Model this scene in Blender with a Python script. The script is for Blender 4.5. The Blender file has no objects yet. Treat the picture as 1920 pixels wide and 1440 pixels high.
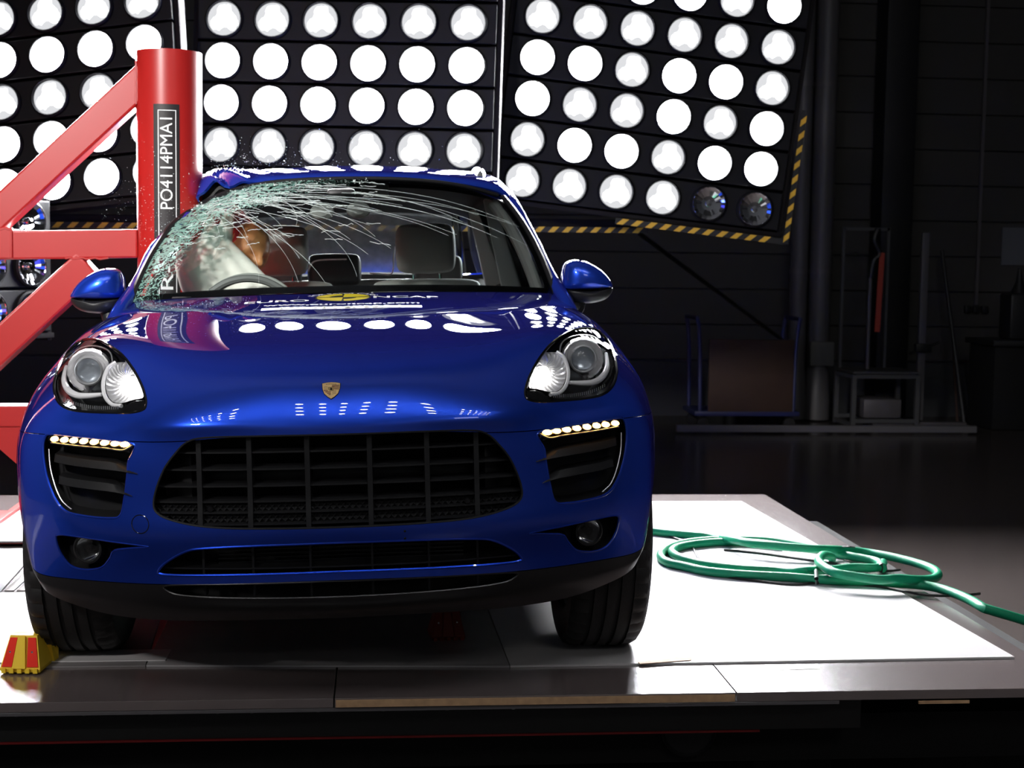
import bpy, bmesh, math, random
import numpy as np
from mathutils import Vector, Matrix, Euler
from mathutils.bvhtree import BVHTree
from mathutils.interpolate import poly_3d_calc
random.seed(7); rng = np.random.RandomState(7)
PI = math.pi
SC = bpy.context.scene
COL = SC.collection

# ---------------------------------------------------------------- camera
F_PX = 2714.0
CAM = np.array([0.088, -4.5, 1.207])
_y, _p, _r = map(math.radians, (5.4, 4.84, 0.8))
FWD = np.array([math.sin(_y)*math.cos(_p), math.cos(_y)*math.cos(_p), -math.sin(_p)])
_rt = np.cross(FWD, [0, 0, 1]); _rt /= np.linalg.norm(_rt)
_up = np.cross(_rt, FWD)
RGT = _rt*math.cos(_r) + _up*math.sin(_r)
UPV = -_rt*math.sin(_r) + _up*math.cos(_r)
cd = bpy.data.cameras.new('camera'); co = bpy.data.objects.new('camera', cd); COL.objects.link(co)
cd.sensor_width = 36.0; cd.lens = F_PX*36.0/1920.0
cd.clip_start = 0.05; cd.clip_end = 100
M = Matrix(((RGT[0], UPV[0], -FWD[0], CAM[0]), (RGT[1], UPV[1], -FWD[1], CAM[1]), (RGT[2], UPV[2], -FWD[2], CAM[2]), (0, 0, 0, 1)))
co.matrix_world = M
cd.dof.use_dof = True; cd.dof.focus_distance = 4.0; cd.dof.aperture_fstop = 7.0
SC.camera = co

# ---------------------------------------------------------------- world, view, large lights
w = bpy.data.worlds.new('world'); SC.world = w; w.use_nodes = True
w.node_tree.nodes['Background'].inputs[0].default_value = (0.55, 0.6, 0.7, 1)
w.node_tree.nodes['Background'].inputs[1].default_value = 0.012
SC.view_settings.view_transform = 'Standard'; SC.view_settings.look = 'None'
SC.view_settings.exposure = 0.0; SC.view_settings.gamma = 1.0
SC.view_settings.use_curve_mapping = False

def area(name, loc, target, sx, sy, power, color=(1, 1, 1), spread=180):
    l = bpy.data.lights.new(name, 'AREA'); l.shape = 'RECTANGLE'; l.size = sx; l.size_y = sy
    l.energy = power; l.color = color; l.spread = math.radians(spread)
    o = bpy.data.objects.new(name, l); COL.objects.link(o); o.location = loc
    d = Vector(target)-Vector(loc); o.rotation_euler = d.to_track_quat('-Z', 'Y').to_euler()
    return o
FILL = 22
area('fill_light_front', (2.6, -6.5, 4.2), (0, 0, 0.8), 1.6, 1.0, FILL, (1.0, 0.98, 0.95))  # unseen fill light added behind the camera for the car front
area('fill_light_left', (-3.2, -4.8, 3.8), (-0.9, 1.5, 1.3), 0.6, 0.6, 34, (1.0, 0.97, 0.95), 40)  # added fill, no real fixture: brightens the pole and cabin
LAMP_E = 440.0      # emission of the lamps that are on
OVER_E = 46.0      # overhead banks

# ---------------------------------------------------------------- pixel helpers (calibration of the shapes)
RB = math.radians(1.8)
def ray(u, v): return FWD + RGT*(u-960)/F_PX - UPV*(v-720)/F_PX
def atY(u, v, Y):
    d = ray(u, v); return CAM + d*(Y-CAM[1])/d[1]
def atZ(u, v, Z=0.0):
    d = ray(u, v); return CAM + d*(Z-CAM[2])/d[2]
def w2b(P):
    c, s = math.cos(RB), math.sin(RB); x, z = P[0], P[2]-.4
    return np.array([x*c+z*s, P[1], -x*s+z*c+.4])
def b2w(P):
    c, s = math.cos(RB), math.sin(RB); x, z = P[0], P[2]-.4
    return np.array([x*c-z*s, P[1], x*s+z*c+.4])
def bY(u, v, Y): return w2b(atY(u, v, Y))
ROLL = Matrix.Translation((0, 0, .4)) @ Matrix.Rotation(-RB, 4, 'Y') @ Matrix.Translation((0, 0, -.4))

# ---------------------------------------------------------------- materials
def mat(name, col, rough=0.5, metal=0.0, coat=0.0, emis=None, es=0.0, spec=0.5, trans=0.0, alpha=1.0, noise=0.0, nscale=8.0, bump=0.0, bscale=60.0, coat_rough=0.03, ior=1.45):
    m = bpy.data.materials.new(name); m.use_nodes = True
    nt = m.node_tree; b = nt.nodes['Principled BSDF']
    b.inputs['Base Color'].default_value = (*col, 1)
    b.inputs['Roughness'].default_value = rough; b.inputs['Metallic'].default_value = metal
    b.inputs['Coat Weight'].default_value = coat; b.inputs['Coat Roughness'].default_value = coat_rough
    b.inputs['Specular IOR Level'].default_value = spec
    b.inputs['Transmission Weight'].default_value = trans
    b.inputs['Alpha'].default_value = alpha; b.inputs['IOR'].default_value = ior
    if emis: b.inputs['Emission Color'].default_value = (*emis, 1); b.inputs['Emission Strength'].default_value = es
    tc = None
    if noise or bump:
        tc = nt.nodes.new('ShaderNodeTexCoord')
    if noise:
        n = nt.nodes.new('ShaderNodeTexNoise'); n.inputs['Scale'].default_value = nscale; n.inputs['Detail'].default_value = 5
        nt.links.new(tc.outputs['Object'], n.inputs['Vector'])
        mx = nt.nodes.new('ShaderNodeMix'); mx.data_type = 'RGBA'
        lo = tuple(c*(1-noise) for c in col); hi = tuple(min(1, c*(1+noise)) for c in col)
        mx.inputs[6].default_value = (*lo, 1); mx.inputs[7].default_value = (*hi, 1)
        nt.links.new(n.outputs['Fac'], mx.inputs[0]); nt.links.new(mx.outputs[2], b.inputs['Base Color'])
    if bump:
        n = nt.nodes.new('ShaderNodeTexNoise'); n.inputs['Scale'].default_value = bscale; n.inputs['Detail'].default_value = 3
        nt.links.new(tc.outputs['Object'], n.inputs['Vector'])
        bp = nt.nodes.new('ShaderNodeBump'); bp.inputs['Strength'].default_value = bump; bp.inputs['Distance'].default_value = 0.004
        nt.links.new(n.outputs['Fac'], bp.inputs['Height']); nt.links.new(bp.outputs['Normal'], b.inputs['Normal'])
    return m

def glassmat(name, tint=(1, 1, 1), refl=1.0, rough=0.0):
    """clear pane: transparent with Fresnel reflection"""
    m = bpy.data.materials.new(name); m.use_nodes = True; nt = m.node_tree; nt.nodes.clear()
    out = nt.nodes.new('ShaderNodeOutputMaterial'); mx = nt.nodes.new('ShaderNodeMixShader')
    t = nt.nodes.new('ShaderNodeBsdfTransparent'); t.inputs[0].default_value = (*tint, 1)
    g = nt.nodes.new('ShaderNodeBsdfGlossy'); g.inputs['Roughness'].default_value = rough; g.inputs[0].default_value = (refl, refl, refl, 1)
    fr = nt.nodes.new('ShaderNodeLayerWeight'); fr.inputs[0].default_value = 0.5
    pw = nt.nodes.new('ShaderNodeMath'); pw.operation = 'POWER'; pw.inputs[1].default_value = 5.0
    ad = nt.nodes.new('ShaderNodeMath'); ad.operation = 'MULTIPLY_ADD'; ad.inputs[1].default_value = 0.94; ad.inputs[2].default_value = 0.045
    nt.links.new(fr.outputs['Facing'], pw.inputs[0]); nt.links.new(pw.outputs[0], ad.inputs[0])
    nt.links.new(ad.outputs[0], mx.inputs[0]); nt.links.new(t.outputs[0], mx.inputs[1]); nt.links.new(g.outputs[0], mx.inputs[2])
    nt.links.new(mx.outputs[0], out.inputs[0])
    return m

PAINT = mat('blue_metallic_paint', (0.004, 0.022, 0.34), 0.30, 0.0, coat=1.0, coat_rough=0.006, spec=0.0)
PAINT.node_tree.nodes['Principled BSDF'].inputs['Specular Tint'].default_value = (0.10, 0.16, 0.8, 1)
_nt = PAINT.node_tree; _lw = _nt.nodes.new('ShaderNodeLayerWeight'); _lw.inputs[0].default_value = 0.5
_mr = _nt.nodes.new('ShaderNodeMapRange'); _mr.inputs[1].default_value = 0.30; _mr.inputs[2].default_value = 0.62; _mr.inputs[3].default_value = 0.72; _mr.inputs[4].default_value = 0.0
_cm = _nt.nodes.new('ShaderNodeMix'); _cm.data_type = 'RGBA'; _cm.inputs[6].default_value = (0.017, 0.064, 0.56, 1); _cm.inputs[7].default_value = (0.013, 0.014, 0.15, 1)
_m2 = _nt.nodes.new('ShaderNodeMapRange'); _m2.inputs[1].default_value = 0.35; _m2.inputs[2].default_value = 0.75
_nt.links.new(_lw.outputs['Facing'], _m2.inputs[0]); _nt.links.new(_m2.outputs[0], _cm.inputs[0]); _nt.links.new(_cm.outputs[2], _nt.nodes['Principled BSDF'].inputs['Base Color'])
_nt.links.new(_lw.outputs['Facing'], _mr.inputs[0]); _nt.links.new(_mr.outputs[0], _nt.nodes['Principled BSDF'].inputs['Metallic'])   # flakes seen face-on
BLKPL = mat('black_plastic', (0.012, 0.012, 0.013), 0.42, spec=0.45, bump=0.05, bscale=400)
BLKGL = mat('gloss_black', (0.006, 0.006, 0.007), 0.12, coat=0.6)
LIPM = mat('satin_black_lip', (0.014, 0.013, 0.014), 0.30, spec=0.5, coat=0.35, coat_rough=0.2)
DARK = mat('dark_void', (0.004, 0.004, 0.004), 0.8)
RUBBER = mat('tyre_rubber', (0.014, 0.013, 0.013), 0.62, bump=0.15, bscale=200)
CHROME = mat('chrome', (0.92, 0.92, 0.93), 0.09, 1.0)
FCHROME = mat('dark_chrome', (0.42, 0.43, 0.45), 0.10, 1.0)
LGUIDE = mat('pale_light_guide', (0.9, 0.9, 0.92), 0.25, 0.2, coat=0.5)
HCHROME = mat('lamp_chrome', (0.95, 0.95, 0.96), 0.30, 0.80)
SATIN = mat('satin_metal', (0.5, 0.5, 0.52), 0.35, 1.0)
ALU = mat('alloy', (0.45, 0.46, 0.48), 0.3, 0.9)
RED = mat('red_steel_paint', (0.40, 0.014, 0.012), 0.36, coat=0.35, coat_rough=0.25, noise=0.08, nscale=3)
REDD = mat('red_stripe_paint', (0.20, 0.01, 0.01), 0.5)
GREY_STEEL = mat('grey_steel', (0.13, 0.12, 0.125), 0.5, 0.3, noise=0.1)
BANK = mat('lamp_panel_black', (0.0045, 0.0045, 0.0055), 0.6, spec=0.2, noise=0.15)
BANKG = mat('lamp_panel_frame', (0.009, 0.008, 0.0085), 0.8, spec=0.1)
YEL = mat('yellow_tape', (0.62, 0.36, 0.03), 0.5)
BLKT = mat('black_tape', (0.010, 0.010, 0.010), 0.5)
WHITE = mat('white_print', (0.85, 0.85, 0.85), 0.5)
GREYP = mat('grey_print', (0.45, 0.43, 0.46), 0.5)
YELP = mat('yellow_print', (0.80, 0.66, 0.03), 0.45)
GOLD = mat('gold_enamel', (0.85, 0.60, 0.28), 0.3, 0.6)
MAROON = mat('dark_red_enamel', (0.10, 0.005, 0.008), 0.3)
SIGNB = mat('sign_black', (0.014, 0.011, 0.012), 0.5)
LEATHER = mat('light_grey_leather', (0.38, 0.38, 0.36), 0.6, bump=0.1, bscale=150)
LEATHD = mat('grey_leather_dark', (0.16, 0.16, 0.155), 0.5, bump=0.1)
TRIMG = mat('beige_grey_trim', (0.42, 0.42, 0.40), 0.7)
HEADL = mat('dark_headliner', (0.05, 0.05, 0.05), 0.9)
AIRB = mat('off_white_airbag_cloth', (0.92, 0.86, 0.79), 0.8, bump=0.35, bscale=45)
SKIN = mat('tan_dummy_vinyl', (0.78, 0.33, 0.13), 0.42, noise=0.08, nscale=12)
REDC = mat('red_cloth', (0.55, 0.02, 0.02), 0.8)
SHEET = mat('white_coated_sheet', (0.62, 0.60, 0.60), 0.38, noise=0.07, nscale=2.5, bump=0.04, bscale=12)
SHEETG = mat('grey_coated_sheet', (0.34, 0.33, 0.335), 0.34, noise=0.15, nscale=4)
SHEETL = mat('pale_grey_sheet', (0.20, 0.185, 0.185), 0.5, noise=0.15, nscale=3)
DECK = mat('dark_phenolic_deck', (0.15, 0.12, 0.117), 0.25, spec=1.0, coat=1.0, coat_rough=0.22, noise=0.15, nscale=5, bump=0.05, bscale=30)
WOODE = mat('raw_plywood_edge', (0.50, 0.31, 0.17), 0.7, noise=0.35, nscale=40)
FLOORM = mat('dark_polished_floor', (0.065, 0.054, 0.05), 0.22, noise=0.2, nscale=1.5)
WALLM = mat('dark_wall_panel', (0.050, 0.047, 0.043), 0.7, noise=0.05)
WALLD = mat('dark_wall_plinth', (0.040, 0.042, 0.045), 0.7)
CEILM = mat('dark_ceiling', (0.02, 0.02, 0.02), 0.9)
HOSEM = mat('green_hose_rubber', (0.004, 0.30, 0.145), 0.42, noise=0.35, nscale=14)
CABLEM = mat('black_cable', (0.012, 0.014, 0.013), 0.5)
CHOCKY = mat('yellow_chock_plastic', (0.90, 0.60, 0.04), 0.55, spec=0.25)
CHOCKR = mat('red_reflector', (0.80, 0.03, 0.015), 0.6, spec=0.15)
ORANGE = mat('orange_plastic', (0.22, 0.025, 0.010), 0.5)
BROWN = mat('brown_board', (0.06, 0.032, 0.022), 0.7, noise=0.15)
TBLUE = mat('blue_tube_paint', (0.03, 0.035, 0.12), 0.4)
PIPEG = mat('grey_pipe', (0.10, 0.095, 0.098), 0.45)
AMBER = mat('amber_led', (1, 0.5, 0.1), 0.4, emis=(1.0, 0.50, 0.13), es=9.0)
LAMPOFF = mat('unlit_reflector', (0.62, 0.62, 0.66), 0.05, 1.0)
CLEAR = glassmat('clear_lens', refl=.35)
SIDEGL = glassmat('side_window_glass', (0.35, 0.37, 0.37))
REARGL = mat('hazy_rear_window', (0.26, 0.28, 0.28), 0.5, alpha=0.75, noise=0.45, nscale=26)
LENSG = mat('projector_glass', (0.9, 0.95, 1.0), 0.02, trans=1.0, ior=1.5)

def lensmat(name, strength, pattern):
    m = bpy.data.materials.new(name); m.use_nodes = True; nt = m.node_tree; nt.nodes.clear()
    N = nt.nodes.new; L = nt.links.new
    out = N('ShaderNodeOutputMaterial'); em = N('ShaderNodeEmission')
    tc = N('ShaderNodeTexCoord'); sp = N('ShaderNodeSeparateXYZ'); L(tc.outputs['Object'], sp.inputs[0])
    at = N('ShaderNodeMath'); at.operation = 'ARCTAN2'; L(sp.outputs[0], at.inputs[0]); L(sp.outputs[2], at.inputs[1])
    mu = N('ShaderNodeMath'); mu.operation = 'MULTIPLY'; mu.inputs[1].default_value = 3.0; L(at.outputs[0], mu.inputs[0])
    sn = N('ShaderNodeMath'); sn.operation = 'COSINE'; L(mu.outputs[0], sn.inputs[0])
    ns = N('ShaderNodeTexNoise'); ns.inputs['Scale'].default_value = 14; L(tc.outputs['Object'], ns.inputs[0])
    oi = N('ShaderNodeObjectInfo'); ad0 = N('ShaderNodeMath'); ad0.operation = 'ADD'
    # radius
    vl = N('ShaderNodeVectorMath'); vl.operation = 'LENGTH'; L(tc.outputs['Object'], vl.inputs[0])
    mr = N('ShaderNodeMapRange'); L(vl.outputs['Value'], mr.inputs[0]); mr.inputs[1].default_value = 0.0; mr.inputs[2].default_value = 0.1
    mr.inputs[3].default_value = 1.0; mr.inputs[4].default_value = 0.0
    a = N('ShaderNodeMath'); a.operation = 'MULTIPLY_ADD'; a.inputs[1].default_value = 0.13; a.inputs[2].default_value = 0.0; L(sn.outputs[0], a.inputs[0])
    b = N('ShaderNodeMath'); b.operation = 'ADD'; L(a.outputs[0], b.inputs[0]); L(ns.outputs['Fac'], b.inputs[1])
    c = N('ShaderNodeMath'); c.operation = 'ADD'; L(b.outputs[0], c.inputs[0]); L(mr.outputs[0], c.inputs[1])
    rmp = N('ShaderNodeMapRange'); L(c.outputs[0], rmp.inputs[0])
    rmp.inputs[1].default_value = 0.72 if pattern else 0.1; rmp.inputs[2].default_value = 1.35 if pattern else 0.55
    rmp.inputs[3].default_value = 0.78 if pattern else 0.95; rmp.inputs[4].default_value = strength
    rmp.interpolation_type = 'SMOOTHSTEP'
    em.inputs[0].default_value = (0.96, 0.97, 1.0, 1)
    L(rmp.outputs[0], em.inputs[1]); L(em.outputs[0], out.inputs[0])
    return m
LENS_ON = lensmat('lamp_lens_bright', LAMP_E, False)
LENS_MID = lensmat('lamp_lens_faceted', LAMP_E*0.7, True)
LENS_OVER = lensmat('overhead_lamp_lens', OVER_E, False)

# ---------------------------------------------------------------- object helpers
def link(o, parent=None):
    COL.objects.link(o)
    if parent: o.parent = parent
    return o
def tag(o, label=None, cat=None, group=None, kind=None):
    if label: o['label'] = label
    if cat: o['category'] = cat
    if group: o['group'] = group
    if kind: o['kind'] = kind
    return o
def empty(name, loc=(0, 0, 0), **k):
    o = bpy.data.objects.new(name, None); o.empty_display_size = .1; o.location = loc; link(o)
    return tag(o, **k)
def mk(name, verts, faces, m, parent=None, smooth=True, angle=None):
    me = bpy.data.meshes.new(name); me.from_pydata([tuple(map(float, v)) for v in verts], [], faces); me.update()
    if m: me.materials.append(m)
    if smooth:
        me.polygons.foreach_set('use_smooth', [True]*len(me.polygons))
        if angle: me.set_sharp_from_angle(angle=math.radians(angle))
    o = bpy.data.objects.new(name, me); link(o, parent); return o

class MB:
    def __init__(s): s.v = []; s.f = []
    def add(s, v, f):
        n = len(s.v); s.v += [tuple(map(float, p)) for p in v]; s.f += [tuple(i+n for i in q) for q in f]; return s
    def box(s, c, d, rot=None, bev=0.0):
        x, y, z = [k/2 for k in d]
        if bev > 0:
            b = min(bev, x*.9, y*.9, z*.9); pts = []
            bm = bmesh.new(); bmesh.ops.create_cube(bm, size=1)
            for v in bm.verts: v.co = Vector((v.co.x*2*x, v.co.y*2*y, v.co.z*2*z))
            bmesh.ops.bevel(bm, geom=bm.edges[:], offset=b, segments=2, affect='EDGES', profile=0.5)
            bm.verts.index_update()
            V = [v.co.copy() for v in bm.verts]; Fc = [tuple(v.index for v in f.verts) for f in bm.faces]; bm.free()
        else:
            V = [Vector((a*x, b_*y, c_*z)) for a in (-1, 1) for b_ in (-1, 1) for c_ in (-1, 1)]
            Fc = [(0, 1, 3, 2), (4, 6, 7, 5), (0, 4, 5, 1), (2, 3, 7, 6), (0, 2, 6, 4), (1, 5, 7, 3)]
        if rot is not None: V = [rot @ v for v in V]
        c = Vector(c); return s.add([v+c for v in V], Fc)
    def beam(s, a, b, w_, h_, up=(0, 0, 1), bev=0.0):
        a = Vector(a); b = Vector(b); d = b-a; L = d.length; y = d.normalized(); u = Vector(up)
        x = y.cross(u).normalized(); z = x.cross(y)
        R = Matrix((x, y, z)).transposed()
        return s.box((a+b)/2, (w_, L, h_), R, bev)
    def tube(s, pts, r, n=8, caps=True, closed=False):
        P = [Vector(p) for p in pts]; m = len(P)
        rr = r if hasattr(r, '__len__') else [r]*m
        T = []
        for i in range(m):
            if closed: t = P[(i+1) % m]-P[i-1]
            else: t = P[min(i+1, m-1)]-P[max(i-1, 0)]
            T.append(t.normalized() if t.length > 1e-9 else Vector((0, 1, 0)))
        ref = Vector((0, 0, 1)) if abs(T[0].z) < .9 else Vector((1, 0, 0))
        N = (ref-T[0]*ref.dot(T[0])).normalized(); V = []
        for i in range(m):
            N = (N-T[i]*N.dot(T[i]));
            N = N.normalized() if N.length > 1e-9 else T[i].orthogonal().normalized()
            Bn = T[i].cross(N)
            for k in range(n):
                a = 2*PI*k/n; V.append(P[i]+(N*math.cos(a)+Bn*math.sin(a))*rr[i])
        Fc = []
        for i in range(m if closed else m-1):
            j = (i+1) % m
            for k in range(n):
                Fc.append((i*n+k, i*n+(k+1) % n, j*n+(k+1) % n, j*n+k))
        if caps and not closed:
            Fc.append(tuple(range(n))[::-1]); Fc.append(tuple((m-1)*n+k for k in range(n)))
        return s.add(V, Fc)
    def lathe(s, prof, c, axis='Z', n=32, rfun=None, caps=True):
        """prof: list of (r, h) along axis"""
        V = []
        for i, (r, h) in enumerate(prof):
            for k in range(n):
                a = 2*PI*k/n; q = rfun(i, k, r) if rfun else r
                x, y = q*math.cos(a), q*math.sin(a)
                V.append({'Z': (x, y, h), 'Y': (x, h, y), 'X': (h, x, y)}[axis])
        Fc = [(i*n+k, i*n+(k+1) % n, (i+1)*n+(k+1) % n, (i+1)*n+k) for i in range(len(prof)-1) for k in range(n)]
        if caps and prof[0][0] > 1e-6: Fc.append(tuple(range(n))[::-1])
        if caps and prof[-1][0] > 1e-6: Fc.append(tuple((len(prof)-1)*n+k for k in range(n)))
        c = Vector(c); return s.add([Vector(v)+c for v in V], Fc)
    def prism(s, poly, y0, y1):
        """poly in XZ, extruded along Y"""
        n = len(poly); V = [(p[0], y0, p[1]) for p in poly]+[(p[0], y1, p[1]) for p in poly]
        Fc = [tuple(range(n)), tuple(range(n, 2*n))[::-1]]+[(i, n+i, n+(i+1) % n, (i+1) % n) for i in range(n)]
        return s.add(V, Fc)
    def build(s, name, m, parent=None, smooth=True, angle=35):
        o = mk(name, s.v, s.f, m, parent, smooth, angle)
        bm = bmesh.new(); bm.from_mesh(o.data); bmesh.ops.recalc_face_normals(bm, faces=bm.faces[:]); bm.to_mesh(o.data); bm.free()
        if smooth and angle: o.data.set_sharp_from_angle(angle=math.radians(angle))
        return o

def catmull(pts, n=6, closed=False):
    P = np.array(pts, float); m = len(P); out = []
    rngi = range(m) if closed else range(m-1)
    for i in rngi:
        if closed: a, b, c, d = P[i-1], P[i], P[(i+1) % m], P[(i+2) % m]
        else: a, b, c, d = P[max(i-1, 0)], P[i], P[i+1], P[min(i+2, m-1)]
        for k in range(n):
            t = k/n
            out.append(.5*((2*b)+(-a+c)*t+(2*a-5*b+4*c-d)*t*t+(-a+3*b-3*c+d)*t**3))
    if not closed: out.append(P[-1])
    return np.array(out)

def bsp_basis(t):
    return np.array([(1-t)**3, 3*t**3-6*t*t+4, -3*t**3+3*t*t+3*t+1, t**3])/6
def bsp1(P, n, closed):
    """cubic B-spline along axis 0, n samples a segment"""
    m = len(P)
    if closed: Q = np.concatenate([P[-1:], P, P[:2]]); segs = m
    else: Q = np.concatenate([2*P[:1]-P[1:2], P, 2*P[-1:]-P[-2:-1]]); segs = m-1
    out = []
    for i in range(segs):
        for k in range(n):
            b = bsp_basis(k/n); out.append(np.tensordot(b, Q[i:i+4], 1))
    if not closed: out.append(np.tensordot(bsp_basis(1.0), Q[segs-1:segs+3], 1))
    return np.array(out)
def surf_fit(C, nv, ns, closed_s=False, corr=0.8, it=2):
    """C [v,s,3] -> dense grid by nearly interpolating B-splines"""
    C = np.array(C, float); G = C.copy()
    for _ in range(it):
        B = bsp1(G, 1, False); B = np.swapaxes(bsp1(np.swapaxes(B, 0, 1), 1, closed_s), 0, 1)
        G = G+corr*(C-B)
    D = bsp1(G, nv, False); D = np.swapaxes(bsp1(np.swapaxes(D, 0, 1), ns, closed_s), 0, 1)
    return D
def grid_normals(D):
    dv = np.gradient(D, axis=0); ds = np.gradient(D, axis=1)
    n = np.cross(ds, dv); n /= np.linalg.norm(n, axis=2, keepdims=True)+1e-12
    return n
class Surf:
    """dense grid with normals, ray casts and interpolated normals"""
    def __init__(s, D, flip=False):
        s.D = D; s.N = grid_normals(D)*(-1 if flip else 1); a, b = D.shape[:2]
        s.V = [Vector(p) for p in D.reshape(-1, 3)]; s.VN = [Vector(p) for p in s.N.reshape(-1, 3)]
        s.T = []
        for i in range(a-1):
            for j in range(b-1):
                p = i*b+j; s.T += [(p, p+1, p+b+1), (p, p+b+1, p+b)]
        s.bvh = BVHTree.FromPolygons(s.V, s.T)
    def nrm(s, p):
        loc, _, idx, d = s.bvh.find_nearest(p)
        if loc is None: return None, 9
        t = s.T[idx]; w_ = poly_3d_calc([s.V[k] for k in t], loc)
        n = s.VN[t[0]]*w_[0]+s.VN[t[1]]*w_[1]+s.VN[t[2]]*w_[2]
        return n.normalized(), d
    def Y(s, x, z, default=None):
        h = s.bvh.ray_cast(Vector((x, -3, z)), Vector((0, 1, 0)))
        return h[0].y if h[0] else default
    def Z(s, x, y):
        h = s.bvh.ray_cast(Vector((x, y, 3)), Vector((0, 0, -1)))
        return (h[0].z, h[1]) if h[0] else (None, None)

def shell(D, N, t):
    a, b = D.shape[:2]; O = D.reshape(-1, 3); I = (D-N*t).reshape(-1, 3); n = a*b
    V = np.concatenate([O, I]); Fc = []
    for i in range(a-1):
        for j in range(b-1):
            p = i*b+j; Fc.append((p, p+1, p+b+1, p+b)); Fc.append((n+p, n+p+b, n+p+b+1, n+p+1))
    for j in range(b-1):
        Fc.append((j+1, j, n+j, n+j+1)); q = (a-1)*b+j; Fc.append((q, q+1, n+q+1, n+q))
    for i in range(a-1):
        p = i*b; Fc.append((p, p+b, n+p+b, n+p)); q = p+b-1; Fc.append((q+b, q, n+q, n+q+b))
    return V, Fc

def cut_shell(name, D, t, cutters, m, parent, S=None, op='DIFFERENCE'):
    """solid panel of thickness t cut by closed cutters; outside keeps the smooth normals of the uncut surface"""
    S = S or Surf(D); V, Fc = shell(D, S.N, t)
    o = mk(name, V, Fc, m, None, False)
    bm = bmesh.new(); bm.from_mesh(o.data); bmesh.ops.recalc_face_normals(bm, faces=bm.faces[:]); bm.to_mesh(o.data); bm.free()
    tmp = []
    for c in cutters:
        co_ = c.build('cutter', None, None, False); tmp.append(co_)
        md = o.modifiers.new('b', 'BOOLEAN'); md.object = co_; md.operation = op; md.solver = 'EXACT'
    if cutters:
        dg = bpy.context.evaluated_depsgraph_get(); dg.update()
        me = bpy.data.meshes.new_from_object(o.evaluated_get(dg)); o.modifiers.clear(); o.data = me
    for c_ in tmp: bpy.data.objects.remove(c_, do_unlink=True)
    me = o.data; me.name = name
    me.materials.clear(); me.materials.append(m); me.materials.append(HEADL)
    me.polygons.foreach_set('use_smooth', [True]*len(me.polygons))
    cache = {}
    vn = []
    for v in me.vertices:
        n, d = S.nrm(v.co); cache[v.index] = (n, d)
    nors = [None]*len(me.loops)
    for p in me.polygons:
        outer = all(cache[vi][1] < 4e-4 for vi in p.vertices) and p.normal.dot(cache[p.vertices[0]][0]) > .4
        p.material_index = 1 if (not outer and all(cache[vi][1] > t*.8 for vi in p.vertices)) else 0     # dark lining inside
        for li in p.loop_indices:
            nors[li] = tuple(cache[me.loops[li].vertex_index][0]) if outer else tuple(p.normal)
    me.normals_split_custom_set(nors)
    if parent: o.parent = parent
    return o

def outline_tube(poly, S, r, name, m, parent, closed=True, off=0.0, n=6):
    pts = []
    for x, z in poly:
        y = S.Y(x, z)
        if y is not None: pts.append((x, y+off, z))
    mb = MB(); mb.tube(pts, r, n, closed=closed); return mb.build(name, m, parent)

def inside(poly, x, z):
    c = False; n = len(poly); j = n-1
    for i in range(n):
        xi, zi = poly[i]; xj, zj = poly[j]
        if (zi > z) != (zj > z) and x < (xj-xi)*(z-zi)/(zj-zi)+xi: c = not c
        j = i
    return c
def mirror(poly): return [(-x, z) for x, z in poly][::-1]

FONT = None
def text_mesh(s, size, extr=0.0, align='CENTER', spacing=1.0, bold=0.0):
    """returns vertices (x,y), faces of a flat text"""
    cu = bpy.data.curves.new('txt', 'FONT'); cu.body = s; cu.size = size; cu.align_x = align; cu.align_y = 'CENTER'; cu.space_character = spacing; cu.offset = bold*size
    cu.resolution_u = 4
    o = bpy.data.objects.new('txt', cu); COL.objects.link(o)
    dg = bpy.context.evaluated_depsgraph_get(); dg.update()
    me = bpy.data.meshes.new_from_object(o.evaluated_get(dg))
    V = np.array([v.co[:] for v in me.vertices]).reshape(-1, 3); Fc = [tuple(p.vertices) for p in me.polygons]
    bpy.data.objects.remove(o, do_unlink=True); bpy.data.curves.remove(cu); bpy.data.meshes.remove(me)
    return V, Fc

# ================================================================ SETTING
FZ = -0.48
WY = 11.3
def struct(o): o['kind'] = 'structure'; return o
struct(MB().box((0, 2, FZ-.05), (26, 24, .1)).build('floor', FLOORM, None, False))
struct(MB().box((0, 2, 7.05), (26, 24, .1)).build('ceiling', CEILM, None, False))
wl = struct(MB().box((0, WY+.12, 3.25), (26, .1, 7.6)).build('wall_back', WALLD, None, False))
# horizontal cladding panels on the back wall, each its own piece
pb = MB().box((0, 0, 0), (12.99, .05, .385), bev=.008).build('panel', WALLM, wl, True, 20)
pb.location = (6.5, WY+.045, FZ+.62+.2)
for k in range(1, 19):
    c = pb.copy(); COL.objects.link(c); c.location = (6.5, WY+.045, FZ+.62+.2+k*.395)
for k in range(0, 19):
    c = pb.copy(); COL.objects.link(c); c.location = (-6.5, WY+.045, FZ+.62+.2+k*.395)
struct(MB().box((0, WY+.03, FZ+.30), (26, .08, .60)).build('baseboard_back', WALLD, None, False))
struct(MB().box((-13, 2, 3.3), (.1, 24, 7.6)).build('wall_left', WALLD, None, False))
struct(MB().box((13, 2, 3.3), (.1, 24, 7.6)).build('wall_right', WALLD, None, False))
struct(MB().box((0, -10, 3.3), (26, .1, 7.6)).build('wall_front', WALLD, None, False))
cx = atY(1680, 300, WY-.3)[0]
struct(MB().box((cx, WY-.22, 3.2), (.36, .36, 7.4), bev=.02).build('trim_1', mat('black_column', (.006, .006, .007), .6), None))

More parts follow.
